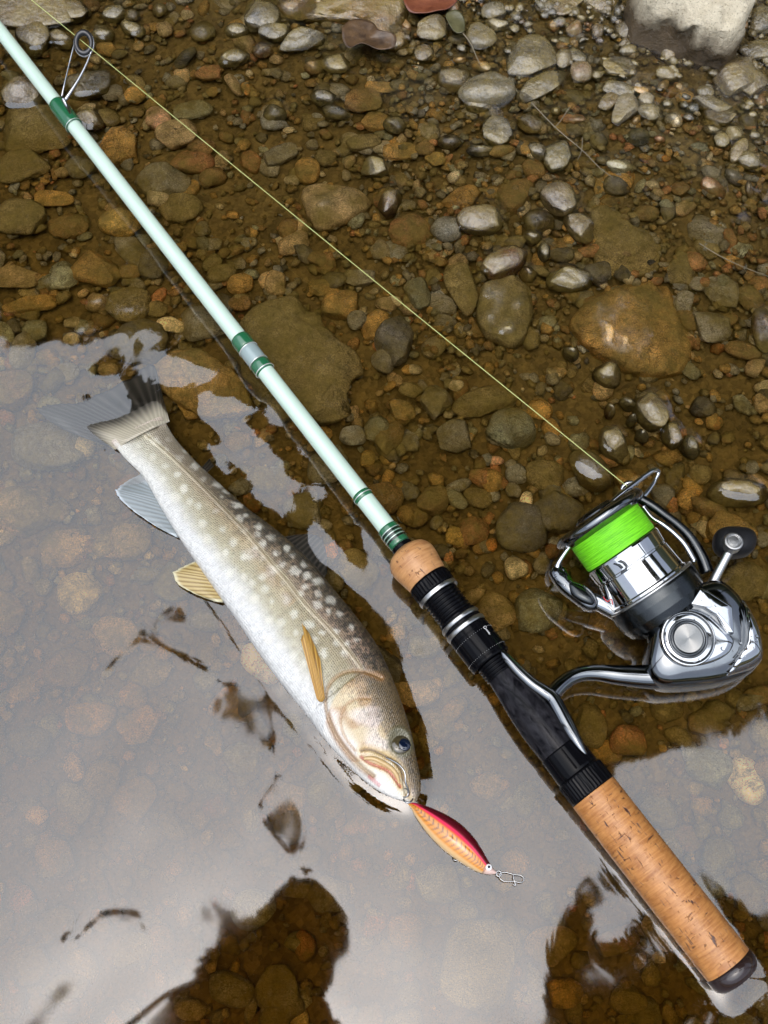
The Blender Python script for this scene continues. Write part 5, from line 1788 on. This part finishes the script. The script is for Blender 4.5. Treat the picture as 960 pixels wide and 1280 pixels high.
def leaf_cloud(clumps, seed):
    """clumps: (x, y, z, rx, ry, rz, leaves, leaf length)"""
    r = np.random.default_rng(seed)
    Vs, Fs, n0 = [], [], 0
    for (x, y, z, rx, ry, rz, n, L) in clumps:
        d = r.normal(size=(n, 3))
        d /= np.linalg.norm(d, axis=1)[:, None]
        p = np.array((x, y, z)) + d * (r.random((n, 1)) ** .45) * np.array((rx, ry, rz))
        ax = r.normal(size=(n, 3)) * np.array((1, 1, .45))
        ax /= np.linalg.norm(ax, axis=1)[:, None]
        sd = np.cross(ax, r.normal(size=(n, 3)) * .35 + np.array((0, 0, 1)))
        sd /= np.linalg.norm(sd, axis=1)[:, None]
        nn = np.cross(ax, sd)
        l = L * r.uniform(.6, 1.3, (n, 1))
        w = l * .36
        q = np.stack([p, p + ax * l * .25 + sd * w, p + ax * l * .7 + sd * w * .9, p + ax * l, p + ax * l * .7 - sd * w * .9, p + ax * l * .25 - sd * w, p + ax * l * .5 + nn * l * .08], 1)
        Vs.append(q.reshape(-1, 3))
        b = n0 + np.arange(n)[:, None] * 7
        Fs.append((b[:, :, None] + np.array([[0, 1, 6], [1, 2, 6], [2, 3, 6], [3, 4, 6], [4, 5, 6], [5, 0, 6]])[None]).reshape(-1, 3))
        n0 += n * 7
    return np.vstack(Vs), np.vstack(Fs)


def tree(label, base, top, limbs, clumps, seed):
    t = empty('streamside_tree', base, label, 'tree', 'trees leaning over the stream')
    b = np.array(base)
    P = spline([b, b + (np.array(top) - b) * .45 + np.array((.15, .1, .2)), np.array(top)], 16)
    parts = [tube_arrays(P - b, np.linspace(.16, .05, 16), 10)]
    for e in limbs:
        k = 9
        Q = spline([P[k], (P[k] + np.array(e)) / 2 + np.array((0, 0, .25)), np.array(e)], 12)
        parts.append(tube_arrays(Q - b, np.linspace(.06, .012, 12), 8))
    V, F = join(parts)
    obj('trunk', new_mesh('trunk', V, F), M['bark'], t)
    V, F = leaf_cloud(clumps, seed)
    obj('crown', new_mesh('crown', V - b, F), M['leaf'], t)
    return t


def clump_field(pts, n, L, rz=.45):
    return [(x, y, z, rx, ry, rz, n, L) for (x, y, z, rx, ry) in pts]


bz = lambda x, y: float(bed_z(x, y)) - .1
# crown edges: small leaves along the rim, a deep mass behind it
tree('tall leafy tree on the far bank leaning over the stream, farthest from the reel', (-2.2, 6.2, bz(-2.2, 6.2)), (-1.6, 4.9, 6.5), [(-2.3, 3.9, 5.0), (-.9, 4.0, 5.0), (-3, 4.4, 5.5)],
     clump_field([(-2.6, 3.75, 4.6, .7, .5), (-1.9, 3.72, 4.5, .55, .45), (-1.35, 3.72, 4.5, .5, .42)], 1500, .10)
     + clump_field([(-2.4, 4.7, 5, 1.1, .8), (-1.2, 4.6, 5, 1.1, .8), (-2.8, 5.6, 5.4, 1.2, .9), (-1.2, 5.7, 5.6, 1.2, .9), (-3.8, 4.6, 5.2, 1.1, .9)], 1500, .17, .8), 1)
tree('tall leafy tree on the far bank leaning over the middle of the stream', (.4, 5.6, bz(.4, 5.6)), (.2, 3.6, 6.2), [(-.4, 2.6, 4.9), (.5, 2.2, 4.9), (.6, 3, 5)],
     clump_field([(-.72, 3.2, 4.5, .4, .42), (-.30, 2.72, 4.5, .36, .42), (.02, 2.35, 4.5, .36, .4), (.34, 1.98, 4.5, .34, .36)], 1300, .09)
     + clump_field([(-.3, 3.5, 4.9, .8, .7), (.5, 2.8, 4.9, .7, .7), (.4, 3.9, 5.2, 1.1, .9), (-.3, 4.6, 5.4, 1.1, .9), (1.0, 4.8, 5.6, 1.2, 1)], 1500, .16, .8), 2)
tree('leafy tree on the near bank hanging over the reel side of the stream', (3.6, 3.0, bz(3.6, 3.0)), (2.6, 2.6, 6.4), [(1.0, 1.5, 4.8), (1.6, 1.8, 5), (1.6, 2.8, 5.2)],
     clump_field([(.68, 1.72, 4.5, .32, .34), (1.0, 1.30, 4.5, .30, .28), (1.34, 1.27, 4.5, .30, .22), (1.72, 1.36, 4.5, .36, .26), (2.2, 1.6, 4.5, .4, .4)], 1200, .085)
     + clump_field([(1.2, 2.1, 4.9, .6, .55), (1.9, 2.2, 4.9, .7, .6), (1.6, 3.0, 5.2, 1, .8), (2.6, 3.2, 5.2, 1.1, .9), (2.4, 4.2, 5.6, 1.2, 1), (3.3, 2.2, 5, 1, .9)], 1500, .16, .8), 3)
tree('thin tree with one leafy limb reaching over the rear grip', (3.4, -.4, bz(3.4, -.4)), (2.2, .1, 5.2), [(1.3, .15, 4.5), (.95, .02, 4.5)],
     clump_field([(1.35, .22, 4.5, .34, .20), (1.0, .04, 4.5, .26, .18), (1.7, .1, 4.6, .36, .28), (.82, -.12, 4.5, .2, .14), (1.3, -.2, 4.6, .5, .2)], 330, .085, .25), 4)
tree('unseen tree added as stand-in for the camera holder, dense limb over the fish', (-3.2, -1.0, bz(-3.2, -1.0)), (-1.9, -.4, 5.0), [(-.55, .1, 4.5), (-1.2, -.2, 4.6)],  # added out of view: its limb mirrors as the camera holder's dark patch
     clump_field([(-.50, .15, 4.5, .20, .14), (-.36, .27, 4.5, .16, .11), (-.50, -.14, 4.5, .30, .18), (-.66, -.12, 4.55, .2, .12)], 900, .10, .12)
     + [(-1.06, 1.50, 4.5, .16, .07, .1, 26, .075), (-.90, 1.40, 4.5, .10, .06, .1, 14, .07), (-.64, 1.12, 4.5, .10, .05, .1, 12, .07), (-.55, .85, 4.5, .05, .05, .05, 5, .07), (-.42, .68, 4.5, .08, .05, .05, 6, .07), (-2.0, 2.25, 4.5, .05, .05, .05, 4, .08), (-.30, .48, 4.5, .06, .05, .05, 5, .07), (-1.2, .25, 4.5, .2, .12, .05, 9, .08)], 5)

# ------------------------------------------------------------------ what each stone is called: look, then what it lies beside, then which way from there
MARKS = [('the line guide', 105, 70), ('the green guide wrap', 80, 145), ('the upper rod section', 200, 310), ('the rod joint', 315, 448), ('the lower rod section', 415, 575), ('the front cork grip', 515, 702),
         ('the lock nut', 592, 811), ('the carbon seat', 660, 900), ('the rear cork grip', 820, 1095), ('the butt cap', 915, 1215), ('the reel stem', 760, 845), ('the reel body', 880, 800), ('the handle knob', 918, 677),
         ('the green spool', 765, 670), ('the bail arm', 715, 735), ('the tail fin', 100, 505), ('the anal fin', 165, 620), ('the pelvic fin', 240, 728), ('the belly of the fish', 330, 850), ('the dorsal fin', 395, 690),
         ('the fish head', 480, 930), ('the lure', 560, 1045), ('the lure snap', 640, 1098), ('the red leaf', 535, 5), ('the curled brown leaf', 460, 45), ('the olive leaf', 570, 28), ('the boulder', 850, 45),
         ('the long grass stem', 715, 175), ('the floating stem', 915, 328), ('the golden slab', 790, 415), ('the broad mossy slab', 370, 440), ('the sandy slab', 440, 10), ('the split tan slab', 420, 258),
         ('the squarish olive slab', 630, 390), ('the blue-grey oval stone', 612, 106), ('the round golden pebble', 253, 38), ('the rust red chip', 488, 252), ('the striped blackish rock', 720, 348),
         ('the large round grey stone', 652, 664), ('the long ochre stone', 926, 612), ('the golden oval stone', 150, 277), ('the cluster of wet stones', 820, 530)]
AIMS = [('the boulder', 870, 10), ('the line guide', 105, 53), ('the reel', 830, 720), ('the fish head', 480, 930), ('the butt cap', 915, 1215), ('the tail fin', 100, 505), ('the rod joint', 315, 448), ('the lure', 560, 1045), ('the golden slab', 790, 415)]
CATN = dict(r='rounded', f='flat', a='angular')


def describe(st, rank, sized):
    mk = sorted(MARKS, key=lambda m_: math.hypot(m_[1] - st['px'], m_[2] - st['py']))[rank]
    vx, vy = st['px'] - mk[1], st['py'] - mk[2]
    best = max((a for a in AIMS if a[0] != mk[0] and math.hypot(a[1] - mk[1], a[2] - mk[2]) > 70),
               key=lambda a: (vx * (a[1] - mk[1]) + vy * (a[2] - mk[2])) / math.hypot(a[1] - mk[1], a[2] - mk[2]))
    state = 'wet' if st['zt'] > .0005 else 'submerged'
    noun = 'stone' if max(st['w'], st['h']) > 24 else 'pebble'
    size = ('large ' if max(st['w'], st['h']) > 44 else 'small ' if max(st['w'], st['h']) < 20 else '') if sized else ''
    return f"{size}{state} {CNAME[st['col']]} {CATN[st['shape']]} {noun} beside {mk[0]}, towards {best[0]}"


used = {}
for st in STONES:
    o = st['o']
    o['category'], o['group'] = ('stone' if max(st['w'], st['h']) > 24 else 'pebble'), GROUP
    sp_ = SPECIAL.get((st['px'], st['py']))
    st['lab'] = sp_
    if sp_:
        used.setdefault(sp_, []).append(st)
todo = [st for st in STONES if not st['lab']]
for rank, sized in ((0, False), (0, True), (1, False), (1, True), (2, True), (3, True)):
    cand = {}
    for st in todo:
        cand.setdefault(describe(st, rank, sized), []).append(st)
    for lab, ss in cand.items():
        if len(ss) == 1 and lab not in used:
            used[lab] = ss
            ss[0]['lab'] = lab
    todo = [st for st in todo if not st['lab']]
cand = {}
for st in todo:
    cand.setdefault(describe(st, 0, False), []).append(st)
for lab, ss in cand.items():
    ss.sort(key=lambda q: -q['w'] * q['h'])
    words = {1: [''], 2: ['larger ', 'smaller '], 3: ['largest ', 'middle-sized ', 'smallest ']}.get(len(ss))
    for i_, st in enumerate(ss):
        st['lab'] = (words[i_] + lab) if words else lab
for st in STONES:
    st['o']['label'] = st['lab']
